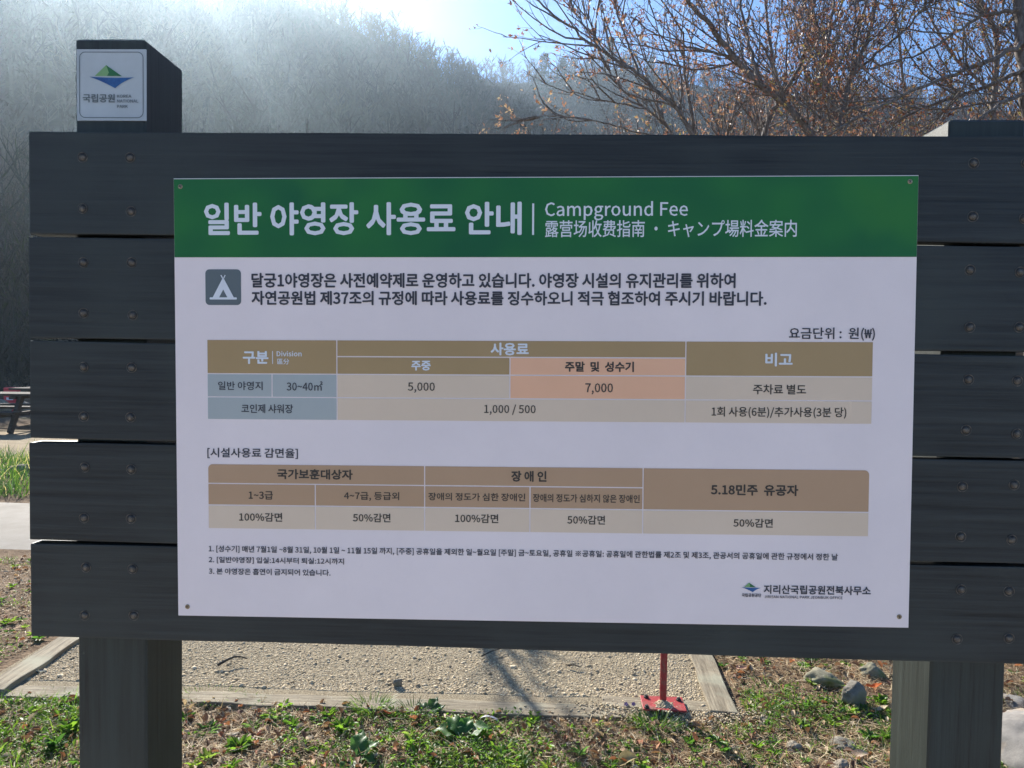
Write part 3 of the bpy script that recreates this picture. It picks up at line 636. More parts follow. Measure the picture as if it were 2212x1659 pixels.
# emblem plaque on the taller post (built after, its lettering is queued here)
plq = bm_obj("emblem_plaque", box_bm(-.0695, .0695, 0, .003, -.0695, .0695, .0006), M['plaque'], board)
plq.location = (-.1535, .0405, 2.037)
def pl(x, y): return ((x - 715) / 437 * .139, -(y - 531) / 447 * .139)
text("plaque_lettering", "국립공원", 535, 588, 738, 642, 'iconbg', .02, plq, pl); text("plaque_lettering", "KOREA", 752, 592, 842, 612, 'iconbg', .01, plq, pl)
text("plaque_lettering", "NATIONAL", 752, 622, 886, 642, 'iconbg', .01, plq, pl); text("plaque_lettering", "PARK", 752, 656, 820, 676, 'iconbg', .01, plq, pl)
bpy.context.view_layer.update(); dg = bpy.context.evaluated_depsgraph_get()
groups = {}
for g, o, (x0, y0, x1, y1), mat, fn, par, bold in pending:
    me = bpy.data.meshes.new_from_object(o.evaluated_get(dg))
    co = np.empty(len(me.vertices) * 3, np.float32); me.vertices.foreach_get("co", co); co = co.reshape(-1, 3)
    lo, hi = co.min(0), co.max(0); a, b = fn(x0, y0); c, d = fn(x1, y1)
    ww = bold * .42 * abs(b - d) / (hi[1] - lo[1])                     # heavier weights: the outline repeated round a tiny circle
    sh = [(0, 0)] if bold < .004 else [(ww * math.cos(q * math.pi / 4), ww * math.sin(q * math.pi / 4)) for q in range(8)]
    X = a + ww + (co[:, 0] - lo[0]) / (hi[0] - lo[0]) * (c - a - 2 * ww); Z = d + ww + (co[:, 1] - lo[1]) / (hi[1] - lo[1]) * (b - d - 2 * ww)
    fl = [list(p.vertices) for p in me.polygons]
    for q, (dx, dz) in enumerate(sh): groups.setdefault((g, mat, par), []).append((np.stack([X + dx, np.full_like(X, -.0010 - q * .00003), Z + dz], -1), fl))
    bpy.data.objects.remove(o); bpy.data.meshes.remove(me)
merged = {}
for (g, mat, par), items in groups.items(): merged.setdefault((g, par), []).append((mat, items))
for (g, par), ml in merged.items():
    V, F, mi, k = [], [], [], 0
    for j, (mat, items) in enumerate(ml):
        for v, f in items:
            V += v.tolist(); F += [[i + k for i in q] for q in f]; mi += [j] * len(f); k += len(v)
    if g == "header_lettering":
        for r_ in (rect(pp(1149.4, 500)[0], pp(1150, 508)[1], pp(1153.6, 500)[0], pp(1150, 440)[1]),):
            V += [(p[0], -.001, p[1]) for p in r_]; F.append([k, k + 1, k + 2, k + 3]); mi.append(0); k += 4
    if g == "fee_lettering":
        r_ = rect(pp(588, 775)[0], pp(588, 787.6)[1], pp(589.6, 775)[0], pp(588, 759.7)[1])
        V += [(p[0], -.001, p[1]) for p in r_]; F.append([k, k + 1, k + 2, k + 3]); mi.append(0); k += 4
    me = bpy.data.meshes.new(g); me.from_pydata(V, [], F); me.update()
    for mat, _ in ml: me.materials.append(M[mat])
    me.polygons.foreach_set("material_index", mi)
    o = bpy.data.objects.new(g, me); COL.objects.link(o); o.parent = par or panel
def arc(p, q, sag, n=8):
    return [(p[0] + (q[0] - p[0]) * t + sag[0] * 4 * t * (1 - t), p[1] + (q[1] - p[1]) * t + sag[1] * 4 * t * (1 - t)) for t in np.linspace(0, 1, n)]
def emblem(par, S, y):
    """S maps emblem units to the surface: green peak over a blue swoosh"""
    L_, R_, A_, D_, ML, MR = (0, 0), (1, -.03), (.38, .50), (.58, -.50), (.13, .03), (.73, .02)
    lg = [ML, A_, (.44, .18), (.40, .03)]; dgp = [(.40, .03), (.44, .18), A_, MR]
    bl = arc(L_, R_, (0, -.03)) + arc(R_, D_, (-.02, .04))[1:] + arc(D_, L_, (-.02, .05))[1:-1]
    return flat("emblem", [[S(*p) for p in q] for q in (lg, dgp, bl)], [M['lgreen'], M['dgreen'], M['eblue']], [0, 1, 2], y, par)
ex, ez = pp(1598.6, 1268.2); ex2 = pp(1640.3, 1269)[0]; es = ex2 - ex
emblem(panel, lambda a, b: (ex + es * a, ez + es * .5 * b), -.0010)
emblem(plq, lambda a, b: (pl(575, 480)[0] + (pl(860, 480)[0] - pl(575, 480)[0]) * a, pl(575, 480)[1] + .045 * b), -.0010)
ob, ib = rrect(*pl(512, 738), *pl(918, 324), .012), rrect(*pl(517, 733), *pl(913, 329), .0105)
V = [(p[0], -.0006, p[1]) for p in ob + ib]; nb = len(ob)
me = bpy.data.meshes.new("plaque_border"); me.from_pydata(V, [], [(k, (k + 1) % nb, nb + (k + 1) % nb, nb + k) for k in range(nb)]); me.materials.append(M['iconbg'])
o = bpy.data.objects.new("plaque_border", me); COL.objects.link(o); o.parent = plq
sm = None
for x, y in ((1968, 390), (403, 1311), (1940, 1332), (391.7, 405.6)):
    if sm is None:
        bm = lathe_bm([(.0046, -.0002), (.0046, .0006), (.0038, .0013), (0, .0016)], 18, 'Y')
        for a in (0, math.pi / 2):
            c = box_bm(-.0026, .0026, -.0019, -.0012, -.0005, .0005)
            bmesh.ops.rotate(c, verts=c.verts, cent=(0, 0, 0), matrix=Matrix.Rotation(a + .5, 3, 'Y'))
            if a: bmesh.ops.translate(c, verts=c.verts, vec=(0, .00006, 0))
            for f in c.faces: f.material_index = 1
            t = bpy.data.meshes.new("t"); c.to_mesh(t); c.free(); bm.from_mesh(t); bpy.data.meshes.remove(t)
        s_ = bm_obj("screw", bm, [M['screw'], M['boltdark']], panel); sm = s_.data
    else:
        s_ = bpy.data.objects.new("screw", sm); COL.objects.link(s_); s_.parent = panel
    px, pz = pp(x, y); s_.location = (px, 0, pz); s_.rotation_euler = (0, random.uniform(0, 3), 0)

# ------------------------------------------------------------------ gravel pad and its timber edging
(lx0, ly0), (lx1, ly1) = G(4, 1478), G(150, 1385)
P_IN = [(-1.74, 1.83), (1.50, 1.76), (1.50, 3.78), (-1.72, 3.78)]
gxs = np.linspace(-1.80, 1.53, 112); gys = np.linspace(1.74, 3.80, 70); XX, YY = np.meshgrid(gxs, gys)
V = np.stack([XX, YY, .012 + .018 * (fbm(XX * 3, YY * 3, 31) - .5)], -1).reshape(-1, 3); i = np.arange(len(V)).reshape(70, 112)
tag(mk("gravel_pad", V, np.stack([i[:-1, :-1], i[:-1, 1:], i[1:, 1:], i[1:, :-1]], -1).reshape(-1, 4), M['gravelbed'], smooth=True), kind="structure")
def timber(label, a, b, w, z0, z1, mat='timberx', sd=0):
    a, b = np.array(a), np.array(b); L = float(np.linalg.norm(b - a)); an = math.atan2(b[1] - a[1], b[0] - a[0])
    bm = box_bm(0, L, -w / 2, w / 2, z0, z1, .006, seg=2)
    bmesh.ops.subdivide_edges(bm, edges=[e for e in bm.edges if e.calc_length() > .3], cuts=40)
    for v in bm.verts:
        v.co.y += (fbm(v.co.x * 4 + sd, v.co.y * 3, sd + 2, 4) - .5) * .022; v.co.z += (fbm(v.co.x * 6 + sd, v.co.y * 20, sd + 5, 3) - .5) * .012
    o = bm_obj("timber_edging", bm, M[mat]); o.location = (float(a[0]), float(a[1]), 0); o.rotation_euler = (0, 0, an)
    tag(o, label, "timber edging", "timbers edging the gravel pad"); return o
timber("long weathered timber along the near edge of the gravel pad, grass growing against it", G(12, 1483, .03), G(1392, 1533, .03), .105, -.06, .017, sd=1)
timber("pale timber running away at the left end of the gravel pad", G(-20, 1487, .04), np.array(G(142, 1380, .04)) + (np.array(G(142, 1380, .04)) - np.array(G(-20, 1487, .04))) * 1.9, .115, -.06, .036, sd=7)
timber("split grey timber running away at the right end of the gravel pad", G(1566, 1528, .04), np.array(G(1536, 1412, .04)) + np.array([.02, 1.5]), .115, -.06, .024, sd=13)
timber("short timber offcut under the red base plate", G(1300, 1508, .03), G(1548, 1520, .03), .10, -.05, .019, sd=19)
timber("timber at the far edge of the gravel pad, beside the path", (-1.85, 3.80), (1.62, 3.78), .11, -.06, .04, sd=23)
# gravel stones: pale crushed grains, far too many to count
def ico():
    bm = bmesh.new(); bmesh.ops.create_icosphere(bm, subdivisions=1, radius=1); v = np.array([q.co[:] for q in bm.verts]); f = np.array([[w.index for w in q.verts] for q in bm.faces]); bm.free(); return v, f
IV, IF = ico()
n = 76000; sx = rng.uniform(-1.74, 1.52, n); sy = 1.84 + (rng.uniform(0, 1, n) ** 1.5) * 1.9; sx = np.clip(sx, -1.76, 1.52)
ex_n = 2300; hx, hy = G(1432, 1526, .03); sx = np.concatenate([sx, rng.normal(1.32, .22, 1800), rng.normal(hx + .01, .022, 500)]); sy = np.concatenate([sy, rng.normal(1.72, .05, 1800), rng.normal(hy - .01, .02, 500)]); n += ex_n
r_ = rng.uniform(.0022, .0052, n) * np.where(rng.random(n) < .012, 2.2, 1)
Vs = IV[None] * (1 + rng.normal(0, .22, (n, 12, 1))) * np.stack([rng.uniform(.8, 1.5, n), rng.uniform(.8, 1.3, n), rng.uniform(.5, .9, n)], -1)[:, None] * r_[:, None, None]
a = rng.uniform(0, 6.28, n); c, s = np.cos(a)[:, None], np.sin(a)[:, None]
V = np.stack([Vs[..., 0] * c - Vs[..., 1] * s + sx[:, None], Vs[..., 0] * s + Vs[..., 1] * c + sy[:, None], Vs[..., 2] + (.010 + .018 * (fbm(sx * 3, sy * 3, 31) - .5) + r_ * .35)[:, None]], -1)
V[-ex_n:-500, :, 2] += .004; V[-500:, :, 2] += (.024 + .016 * np.exp(-((sx[-500:] - hx) ** 2 + (sy[-500:] - hy) ** 2) / .0006))[:, None]
F = (IF[None] + (np.arange(n) * 12)[:, None, None]).reshape(-1, 3)
pal = np.array([(.46, .37, .24), (.38, .30, .19), (.54, .45, .31), (.36, .29, .18), (.44, .36, .24), (.26, .205, .13)])
cc = np.repeat(pal[rng.integers(0, 6, n)] * rng.uniform(1.0, 1.3, (n, 1)), len(IF), 0)
tag(mk("gravel", V.reshape(-1, 3), F, M['stone'], col=cc), "pale crushed gravel grains filling the timber edged pad", "gravel", kind="stuff")

# ------------------------------------------------------------------ red marker post
mx_, my_ = G(1432, 1522, .03)
mp_ = empty("marker_post", (mx_, my_, 0), "thin red painted post standing on a red base plate at the pad's near right corner", "post")
o = bm_obj("pole", lathe_bm([(.0150, .02), (.0150, 1.15), (.0135, 1.156), (0, 1.158)], 20), M['red'], mp_, True)
b0, b1 = G(1386, 1518, .036), G(1477, 1518, .036)
bw = b1[0] - b0[0]
o = bm_obj("base_plate", box_bm(-bw / 2, bw / 2, -.075, .055, .032, .040, .002), M['red'], mp_); o.location = ((b0[0] + b1[0]) / 2 - mx_, .005, 0); o.rotation_euler = (0, 0, -.03)
for x, y in ((1396, 1506), (1397, 1528), (1466, 1512)):
    q = G(x, y, .042); o = bm_obj("anchor_bolt", lathe_bm([(.011, .038), (.011, .046), (.007, .047), (.007, .053), (0, .054)], 8), M['boltdark'], mp_); o.location = (q[0] - mx_, q[1] - my_, 0)

# ------------------------------------------------------------------ stones
def stone(label, x, y, w, d, h, mat, sd, yaw=0., group="stones on the ground", sink=.42, name="stone", jag=.28):
    bm = bmesh.new(); bmesh.ops.create_icosphere(bm, subdivisions=4, radius=1); rg = random.Random(sd); ax = [Vector((rg.gauss(0, 1), rg.gauss(0, 1), rg.gauss(0, 1))).normalized() for _ in range(11)]
    cut = [rg.uniform(.42, .78) for _ in ax]
    for v in bm.verts:
        p = v.co.copy(); r = 1.0
        for a_, c_ in zip(ax, cut):                    # broken faces
            t = p.dot(a_)
            if t > c_: r = min(r, c_ / t + (1 - c_ / t) * (1 - jag * 3 if jag < .33 else 0))
        nn = fbm(np.array(p.x * 2.5 + sd), np.array(p.y * 2.5 + p.z * 1.7), sd, 4) - .5
        v.co = p * (r + .26 * float(nn) + .10 * float(fbm(np.array(p.x * 9 + sd), np.array(p.y * 9 + p.z * 8), sd + 3, 3) - .5)); v.co.x *= w / 2; v.co.y *= d / 2; v.co.z *= h / 2
    px, py = G(x, y); o = bm_obj(name, bm, M[mat], None, True); o.location = (px, py, h * (.5 - sink)); o.rotation_euler = (rg.uniform(-.1, .1), rg.uniform(-.1, .1), yaw)
    return tag(o, label, "stone", group)
stone("small brown stone sitting alone on the gravel behind the near timber", 859, 1488, .052, .045, .056, 'rock', 3, sink=.05)
stone("pale oval pebble in the grass near the left post", 503, 1590, .060, .040, .034, 'rockpale', 4, .4)
stone("flat pale stone half buried left of the broad leaved plant", 664, 1596, .085, .05, .022, 'rockpale', 5, .2)
stone("round tan stone low in the grass at the bottom middle", 937, 1634, .06, .05, .045, 'rockpale', 6)
stone("broad flat mossy rock right of the gravel pad", 1772, 1474, .23, .20, .11, 'rockmoss', 7, -.1)
stone("rounded mossy rock beside the right post, below the lowest plank", 1882, 1455, .15, .14, .11, 'rockmoss', 8, .4)
stone("upright dark angular rock left of the right post", 1838, 1526, .14, .11, .15, 'rock', 9, .5, sink=.2)
stone("low grey stone at the corner of the gravel pad", 1652, 1556, .085, .07, .045, 'rock', 10, .2)
stone("small grey stone between two weeds right of the red post", 1707, 1552, .06, .05, .03, 'rock', 11)
stone("flat stone beside the upright angular rock", 1736, 1514, .11, .08, .03, 'rockmoss', 12, .3)
stone("light grey wedge shaped stone in the sunny grass at lower right", 1714, 1614, .085, .06, .06, 'rockpale', 14, -.3)
stone("wide grey stone half shaded left of the right post's foot", 1822, 1618, .14, .12, .07, 'rock', 15, .2)
stone("pale stone at the bottom edge left of the right post", 1818, 1659, .10, .08, .06, 'rockpale', 16, .1)
stone("dim grey stone lying in the shadow at lower right", 1582, 1618, .07, .06, .035, 'rock', 17)
stone("dark stone on the gravel left of the red post", 1262, 1442, .045, .04, .028, 'rock', 18, sink=.2)
stone("tiny dark stone at the gravel's edge behind the red plate", 1326, 1490, .022, .02, .018, 'rock', 19, sink=.2)
stone("large ochre and white boulder right of the right post", 2262, 1652, .40, .55, .34, 'rockorange', 20, .1, sink=.25)
stone("flat ochre slab between the boulder and the right post", 2196, 1520, .16, .22, .05, 'rockorange', 25, .2)
stone("blue grey rock in the green grass beyond the path at left", 40, 1024, .42, .34, .26, 'rock', 21)
stone("pale boulder at the wood's edge behind the red box", 4, 900, .5, .4, .5, 'rockpale', 22, sink=.1)
stone("long white boulder beside the picnic tables", 55, 897, .7, .4, .42, 'rockpale', 23, sink=.1)
# scrap stone chips are part of the soil

# ------------------------------------------------------------------ plants, straw, fallen leaves
def in_pad(x, y): return (x > -1.90) & (x < 1.62) & (y > 1.70 - .02 * x + .02) & (y < 5.95) | ((y > 3.85) & (y < 6.0))
def scatter(n, dens):
    """points over the visible soil: the strip before the pad, its left and right sides, the grass beyond the path"""
    A = [(-1.9, 3.1, .85, 1.86, .60), (-3.6, -1.85, 1.1, 3.95, .12), (1.6, 3.7, 1.75, 3.3, .20), (-4.4, 4.2, .1, .85, .08)]
    out = []
    for x0, x1, y0, y1, w in A:
        k = int(n * w); x = rng.uniform(x0, x1, k); y = rng.uniform(y0, y1, k); m_ = ~in_pad(x, y) & (rng.random(k) < dens(x, y)); out.append(np.stack([x[m_], y[m_]], -1))
    return np.concatenate(out)
def green_d(x, y): return np.clip((fbm(x * 1.9 + 3, y * 2.6, 61, 4) - .47) * 4.5, 0, 1)
def ribbons(name, P, D, L, w, bend, col, mat, parent=None, nseg=3):
    n = len(P); D = D / (np.linalg.norm(D, axis=1)[:, None] + 1e-9); S = np.cross(D, np.array([0, 0, 1.]) + rng.normal(0, .25, (n, 3))); S /= np.linalg.norm(S, axis=1)[:, None] + 1e-9
    B = np.cross(S, D); V = []
    for k in range(nseg + 1):
        t = k / nseg; c = P + D * (L * t)[:, None] + bend * (L * t * t)[:, None]; hw = (w * (1 - t ** 2.2) + w * .05)[:, None] * .5
        V += [c - S * hw, c + S * hw]
    V = np.stack(V, 1); q = np.array([[2 * k, 2 * k + 1, 2 * k + 3, 2 * k + 2] for k in range(nseg)]); nv = 2 * (nseg + 1)
    F = (q[None] + (np.arange(n) * nv)[:, None, None]).reshape(-1, 4)
    return mk(name, V.reshape(-1, 3), F, mat, parent, col=np.repeat(col, nseg, 0))
def pick(pal, n, lo=.75, hi=1.2): return np.array(pal)[rng.integers(0, len(pal), n)] * rng.uniform(lo, hi, (n, 1))
GREEN = [(.105, .195, .030), (.145, .240, .036), (.070, .145, .030), (.190, .265, .048), (.090, .160, .050)]
DARKG = [(.040, .095, .030), (.055, .120, .035), (.050, .100, .045)]
STRAW = [(.58, .46, .28), (.46, .34, .20), (.68, .57, .38), (.32, .22, .13), (.19, .125, .075), (.50, .33, .18)]
# dry straw
P = scatter(110000, lambda x, y: .35 + .65 * (1 - green_d(x, y))); n = len(P); z = ground_z(P[:, 0], P[:, 1]) + rng.uniform(0, .014, n)
D = np.stack([rng.normal(size=n), rng.normal(size=n), rng.normal(.05, .20, n)], -1)
o = ribbons("straw", np.column_stack([P, z]), D, rng.uniform(.015, .08, n), rng.uniform(.0014, .0040, n), rng.normal(0, .25, (n, 3)) * np.array([1, 1, .5]), pick(STRAW, n, .7, 1.2), M['straw'])
tag(o, "dry straw and dead grass matted over the brown soil", "dry grass", kind="stuff")
# green blades
def clumped(n, k, rad, dens):
    c = scatter(n, dens); P = np.repeat(c, k, 0) + rng.normal(0, rad, (len(c) * k, 2)); P = P[~in_pad(P[:, 0], P[:, 1])]; return P
P = clumped(5200, 18, .026, green_d); n = len(P)
D = np.stack([rng.normal(0, .55, n), rng.normal(0, .55, n), rng.uniform(.5, 1.2, n)], -1); Lb = rng.uniform(.015, .06, n) * (0.6 + .8 * vnoise(P[:, 0] * 3, P[:, 1] * 3, 9))
o = ribbons("grass", np.column_stack([P, ground_z(P[:, 0], P[:, 1])]), D, Lb, rng.uniform(.0016, .0038, n), rng.normal(0, .3, (n, 3)) + np.array([0, 0, -.35]), pick(GREEN, n), M['veg'])
tag(o, "patchy short green grass among the straw", "grass", kind="stuff")
# low leafy ground cover: pairs of small oval leaves
P = clumped(4300, 26, .034, lambda x, y: green_d(x + 7, y + 2)); n = len(P)
hz = rng.uniform(.003, .026, n) * (0.5 + vnoise(P[:, 0] * 8, P[:, 1] * 8, 12)); C = np.column_stack([P, ground_z(P[:, 0], P[:, 1]) + hz])
def oval_leaves(name, C, D, L, wid, col, mat, parent=None, cup=.18):
    n = len(C); D = D / np.linalg.norm(D, axis=1)[:, None]; S = np.cross(D, np.array([0, 0, 1.]) + rng.normal(0, .35, (n, 3))); S /= np.linalg.norm(S, axis=1)[:, None] + 1e-9; N_ = np.cross(S, D)
    Lc = L[:, None]; W = (L * wid)[:, None] * .5
    V = np.stack([C, C + D * Lc * .35 + S * W + N_ * Lc * cup, C + D * Lc * .75 + S * W * .75 + N_ * Lc * cup * .7, C + D * Lc - N_ * Lc * .10, C + D * Lc * .75 - S * W * .75 + N_ * Lc * cup * .7, C + D * Lc * .35 - S * W + N_ * Lc * cup,
                  C + D * Lc * .35, C + D * Lc * .75], 1)
    q = np.array([[0, 1, 6], [0, 6, 5], [2, 3, 7], [7, 3, 4]]); q4 = np.array([[1, 2, 7, 6], [6, 7, 4, 5]]); b = (np.arange(n) * 8)[:, None, None]
    return mk(name, V.reshape(-1, 3), [(q[None] + b).reshape(-1, 3), (q4[None] + b).reshape(-1, 4)], mat, parent, col=np.concatenate([np.repeat(col, 4, 0), np.repeat(col, 2, 0)]), smooth=True)
D = np.stack([rng.normal(size=n), rng.normal(size=n), rng.uniform(-.1, .9, n)], -1)
o = oval_leaves("ground_cover", C, D, np.clip(rng.lognormal(math.log(.013), .38, n), .006, .034), .5, pick(GREEN, n), M['veg'])
tag(o, "low small leaved green weeds creeping over the soil", "weeds", kind="stuff")
# rosettes of longer narrow leaves between them
c_ = scatter(3600, lambda x, y: .12 + .6 * green_d(x + 4, y + 1)); k_ = 11; n = len(c_) * k_; an = np.tile(np.arange(k_) * 2.4, len(c_)) + np.repeat(rng.uniform(0, 6, len(c_)), k_)
Lr = np.repeat(rng.uniform(.018, .055, len(c_)), k_) * rng.uniform(.6, 1.1, n); ur = np.repeat(rng.uniform(.2, 1.1, len(c_)), k_) * rng.uniform(.5, 1.2, n)
C = np.column_stack([np.repeat(c_, k_, 0), np.repeat(ground_z(c_[:, 0], c_[:, 1]) + .003, k_)])
o = oval_leaves("rosette_weeds", C, np.stack([np.cos(an), np.sin(an), ur], -1), Lr, .3, np.repeat(pick(GREEN + [(.20, .27, .07)], len(c_), .9, 1.25), k_, 0), M['veg'])
tag(o, "small bright rosettes of narrow leaved weeds among the straw", "weeds", kind="stuff")
# fallen leaves
P = scatter(13000, lambda x, y: .25 + .5 * vnoise(x * 2, y * 2, 33)); n = len(P)
D = np.stack([rng.normal(size=n), rng.normal(size=n), rng.normal(0.1, .35, n)], -1)
BROWN = [(.30, .17, .09), (.38, .25, .15), (.22, .12, .07), (.45, .34, .22), (.34, .14, .07), (.50, .40, .29), (.16, .09, .06)]
o = oval_leaves("leaf_litter", np.column_stack([P, ground_z(P[:, 0], P[:, 1]) + rng.uniform(.002, .02, n)]), D, rng.uniform(.012, .045, n), .5, pick(BROWN, n, .9, 1.35), M['straw'], cup=.3)
tag(o, "small crumpled brown leaves strewn over the ground", "leaf litter", kind="stuff")
# tall grass beyond the path, left
n = 16000; x = rng.uniform(-11, -3.2, n); y = rng.uniform(6.0, 8.7, n); D = np.stack([rng.normal(0, .4, n), rng.normal(0, .4, n), rng.uniform(.6, 1.2, n)], -1)
o = ribbons("verge_grass", np.stack([x, y, np.zeros(n)], -1), D, rng.uniform(.06, .26, n) * (.4 + 1.1 * vnoise(x * 1.2, y * 1.2, 3)), rng.uniform(.004, .009, n), rng.normal(0, .25, (n, 3)) + np.array([0, 0, -.2]), pick(DARKG * 2 + GREEN[:3] + STRAW[:1], n, .7, 1.1), M['veg'])
tag(o, "taller green grass on the verge between path and dirt road", "grass", kind="stuff")

# dry grass and litter under the trees beyond the pad
n = 26000; x = rng.uniform(-1.5, 15, n); y = 4.0 + 13 * rng.uniform(0, 1, n) ** 1.4; ok = (x > .5) | (y > 6.1); x, y = x[ok], y[ok]; n = len(x); sc_ = 1 + .09 * (y - 4)
D = np.stack([rng.normal(0, .8, n), rng.normal(0, .8, n), rng.uniform(-.05, .7, n)], -1)
o = ribbons("tree_floor_grass", np.stack([x, y, ground_z(x, y)], -1), D, rng.uniform(.03, .14, n) * sc_, rng.uniform(.004, .010, n) * sc_, rng.normal(0, .3, (n, 3)), pick(STRAW + GREEN[:2] + BROWN[:3], n), M['straw'])
tag(o, "dry grass and litter on the ground under the budding trees", "dry grass", kind="stuff")

def fallen_leaf(label, x, y, L, rgb, sd, yaw, w=.55, cup=.35, zoff=.012, lobes=0):
    rg = np.random.default_rng(sd); nu, nv = 11, 7; V = []
    for i_ in range(nu):
        t = i_ / (nu - 1); hw = w * .5 * math.sin(math.pi * min(1, t ** .8)) ** .8 * (1 + (.28 * math.sin(t * 6.28 * lobes) if lobes else 0)) + .012
        for j in range(nv):
            s_ = (j / (nv - 1) - .5) * 2; V.append(((t - .5) * L, s_ * hw * L, L * (cup * abs(s_) ** 1.5 * hw + .10 * math.sin(t * 5 + sd) + .12 * cup * (t - .5) ** 2 + rg.normal(0, .008))))
    Fq = [(i_ * nv + j, (i_ + 1) * nv + j, (i_ + 1) * nv + j + 1, i_ * nv + j + 1) for i_ in range(nu - 1) for j in range(nv - 1)]
    px, py = G(x, y); c = np.array(rgb)[None] * rg.uniform(.85, 1.15, (len(Fq), 1))
    o = mk("fallen_leaf", np.array(V), np.array(Fq), M['straw'], col=c, smooth=True); o.location = (px, py, float(ground_z(px, py)) + zoff); o.rotation_euler = (rg.uniform(-.4, .4), rg.uniform(-.5, .1), yaw)
    return tag(o, label, "leaf", "large fallen leaves")
fallen_leaf("pinkish brown curled leaf beside the split grey timber", 1602, 1452, .062, (.46, .27, .20), 1, .3)
fallen_leaf("bright orange crumpled leaf behind the dark angular rock", 1888, 1494, .075, (.62, .17, .05), 2, -.2, .4, .6, .03, 2)
fallen_leaf("pale tan leaf leaning at the foot of the right post", 1902, 1542, .070, (.52, .42, .28), 3, .1, .5, .3, .03)
fallen_leaf("large pale brown leaf at the bottom edge near the right post", 1850, 1642, .095, (.42, .32, .24), 4, -.3, .45, .4)
fallen_leaf("golden brown curled leaf at the bottom edge below the red post", 1356, 1648, .085, (.44, .33, .16), 5, .2, .6, .7, .02)
fallen_leaf("rust brown leaf standing in the grass below the red post", 1418, 1613, .060, (.38, .18, .09), 6, 1.1, .6, .8, .02)
fallen_leaf("cream coloured leaf left of the shaded wide stone", 1697, 1560, .050, (.56, .46, .30), 7, .5)
fallen_leaf("red brown leaf right of the grass tuft by the near timber", 840, 1549, .055, (.34, .11, .06), 8, .2, .6, .7, .02)
fallen_leaf("dull red leaf above the big rosette left of centre", 556, 1592, .05, (.30, .10, .08), 9, .3, .5, .3)
fallen_leaf("small red leaf touching the right side of the left post", 398, 1565, .035, (.50, .12, .08), 10, -.2)
fallen_leaf("pale dead leaf under the broad leaved plant", 972, 1601, .060, (.52, .42, .32), 11, .1, .4)
fallen_leaf("straw coloured dead blade leaf pair left of the small tuft", 493, 1532, .060, (.55, .46, .33), 12, 1.9, .3)
fallen_leaf("dark curled leaf on the gravel near the left timber", 252, 1468, .055, (.09, .06, .045), 13, .2, .5, .8, .03)
fallen_leaf("pale grey scrap of leaf in the left corner of the gravel pad", 86, 1458, .065, (.40, .41, .42), 14, .5, .5, .5, .03)
fallen_leaf("small dark leaf on the gravel above the near timber", 1048, 1496, .036, (.09, .07, .055), 15, .2, .4, .4, .03)

def tuft(label, x, y, n, h, spread, pal, sd, name="grass_tuft", w=(.0020, .0042)):
    global rng
    old, rng = rng, np.random.default_rng(sd); px, py = G(x, y)
    an = rng.uniform(0, 6.28, n); rr = spread * np.sqrt(rng.random(n)); P = np.stack([np.cos(an) * rr, np.sin(an) * rr * .6, np.zeros(n)], -1)
    D = np.stack([np.cos(an) * rng.uniform(.1, .8, n), np.sin(an) * rng.uniform(.1, .8, n), rng.uniform(.7, 1.2, n)], -1)
    o = ribbons(name, P, D, h * rng.uniform(.45, 1.1, n), rng.uniform(*w, n), np.stack([np.cos(an) * .3, np.sin(an) * .3, np.full(n, -.35)], -1), pick(pal, n), M['veg'], nseg=4)
    o.location = (px, py, float(ground_z(px, py)) - .004); rng = old
    return tag(o, label, "grass", "grass tufts along the near timber")
tuft("wide sunlit grass tuft against the timber right of the left post", 452, 1508, 330, .075, .13, GREEN, 1)
tuft("small grass tuft just left of the bare soil by the near timber", 536, 1518, 120, .065, .06, GREEN, 2)
tuft("tall bright grass tuft against the timber below the lone brown stone", 806, 1535, 260, .105, .075, GREEN, 3)
tuft("dark grass tuft against the timber beside a dock plant", 896, 1543, 200, .10, .06, DARKG + GREEN[:1], 4)
tuft("dark green tuft right below the red base plate", 1420, 1572, 260, .085, .09, DARKG + GREEN[:2], 5)
tuft("grass tuft left of the left post at the end of the long timber", 140, 1560, 160, .07, .10, GREEN, 6)
tuft("little green sprig growing on the gravel", 534, 1478, 70, .035, .03, DARKG, 7)
def rosette(label, x, y, n, L, wid, pal, sd, name="weed", up=.5, group="leafy weeds in the foreground", stem=0.0):
    global rng
    old, rng = rng, np.random.default_rng(sd); px, py = G(x, y); an = np.arange(n) * 2.4 + rng.uniform(0, .6, n); u = up * (.35 + rng.random(n))
    root = None; C = np.stack([np.cos(an) * .006, np.sin(an) * .006, rng.uniform(0, .5, n) * L * stem], -1)
    o = oval_leaves(name, C, np.stack([np.cos(an), np.sin(an), u], -1), L * rng.uniform(.6, 1.15, n), wid, pick(pal, n, .85, 1.15), M['veg'], cup=.14)
    o.location = (px, py, float(ground_z(px, py)) + .002); rng = old
    return tag(o, label, "plant", group)
rosette("grey green rosette nearest the left post", 446, 1582, 14, .060, .24, [(.10, .16, .07)], 1)
rosette("pale green small rosette below the bare soil by the near timber", 607, 1552, 16, .045, .3, [(.13, .21, .07)], 2)
rosette("small rosette of narrow leaves left of an orange leaf", 548, 1570, 14, .045, .26, [(.13, .20, .07)], 3)
rosette("big bright green weed with toothed leaves at lower left of centre", 516, 1625, 26, .070, .36, GREEN[:2], 4, up=.9)
rosette("sprawling bright weed in the middle foreground", 742, 1576, 24, .055, .34, GREEN[:2], 5, up=.9, stem=.6)
rosette("bright star shaped weed right of the slate chip", 896, 1613, 16, .055, .30, GREEN[:2], 6, up=.8)
rosette("fresh yellow green weed at the bottom edge right of centre", 1122, 1652, 18, .060, .34, [(.16, .25, .05)], 7, up=.8)
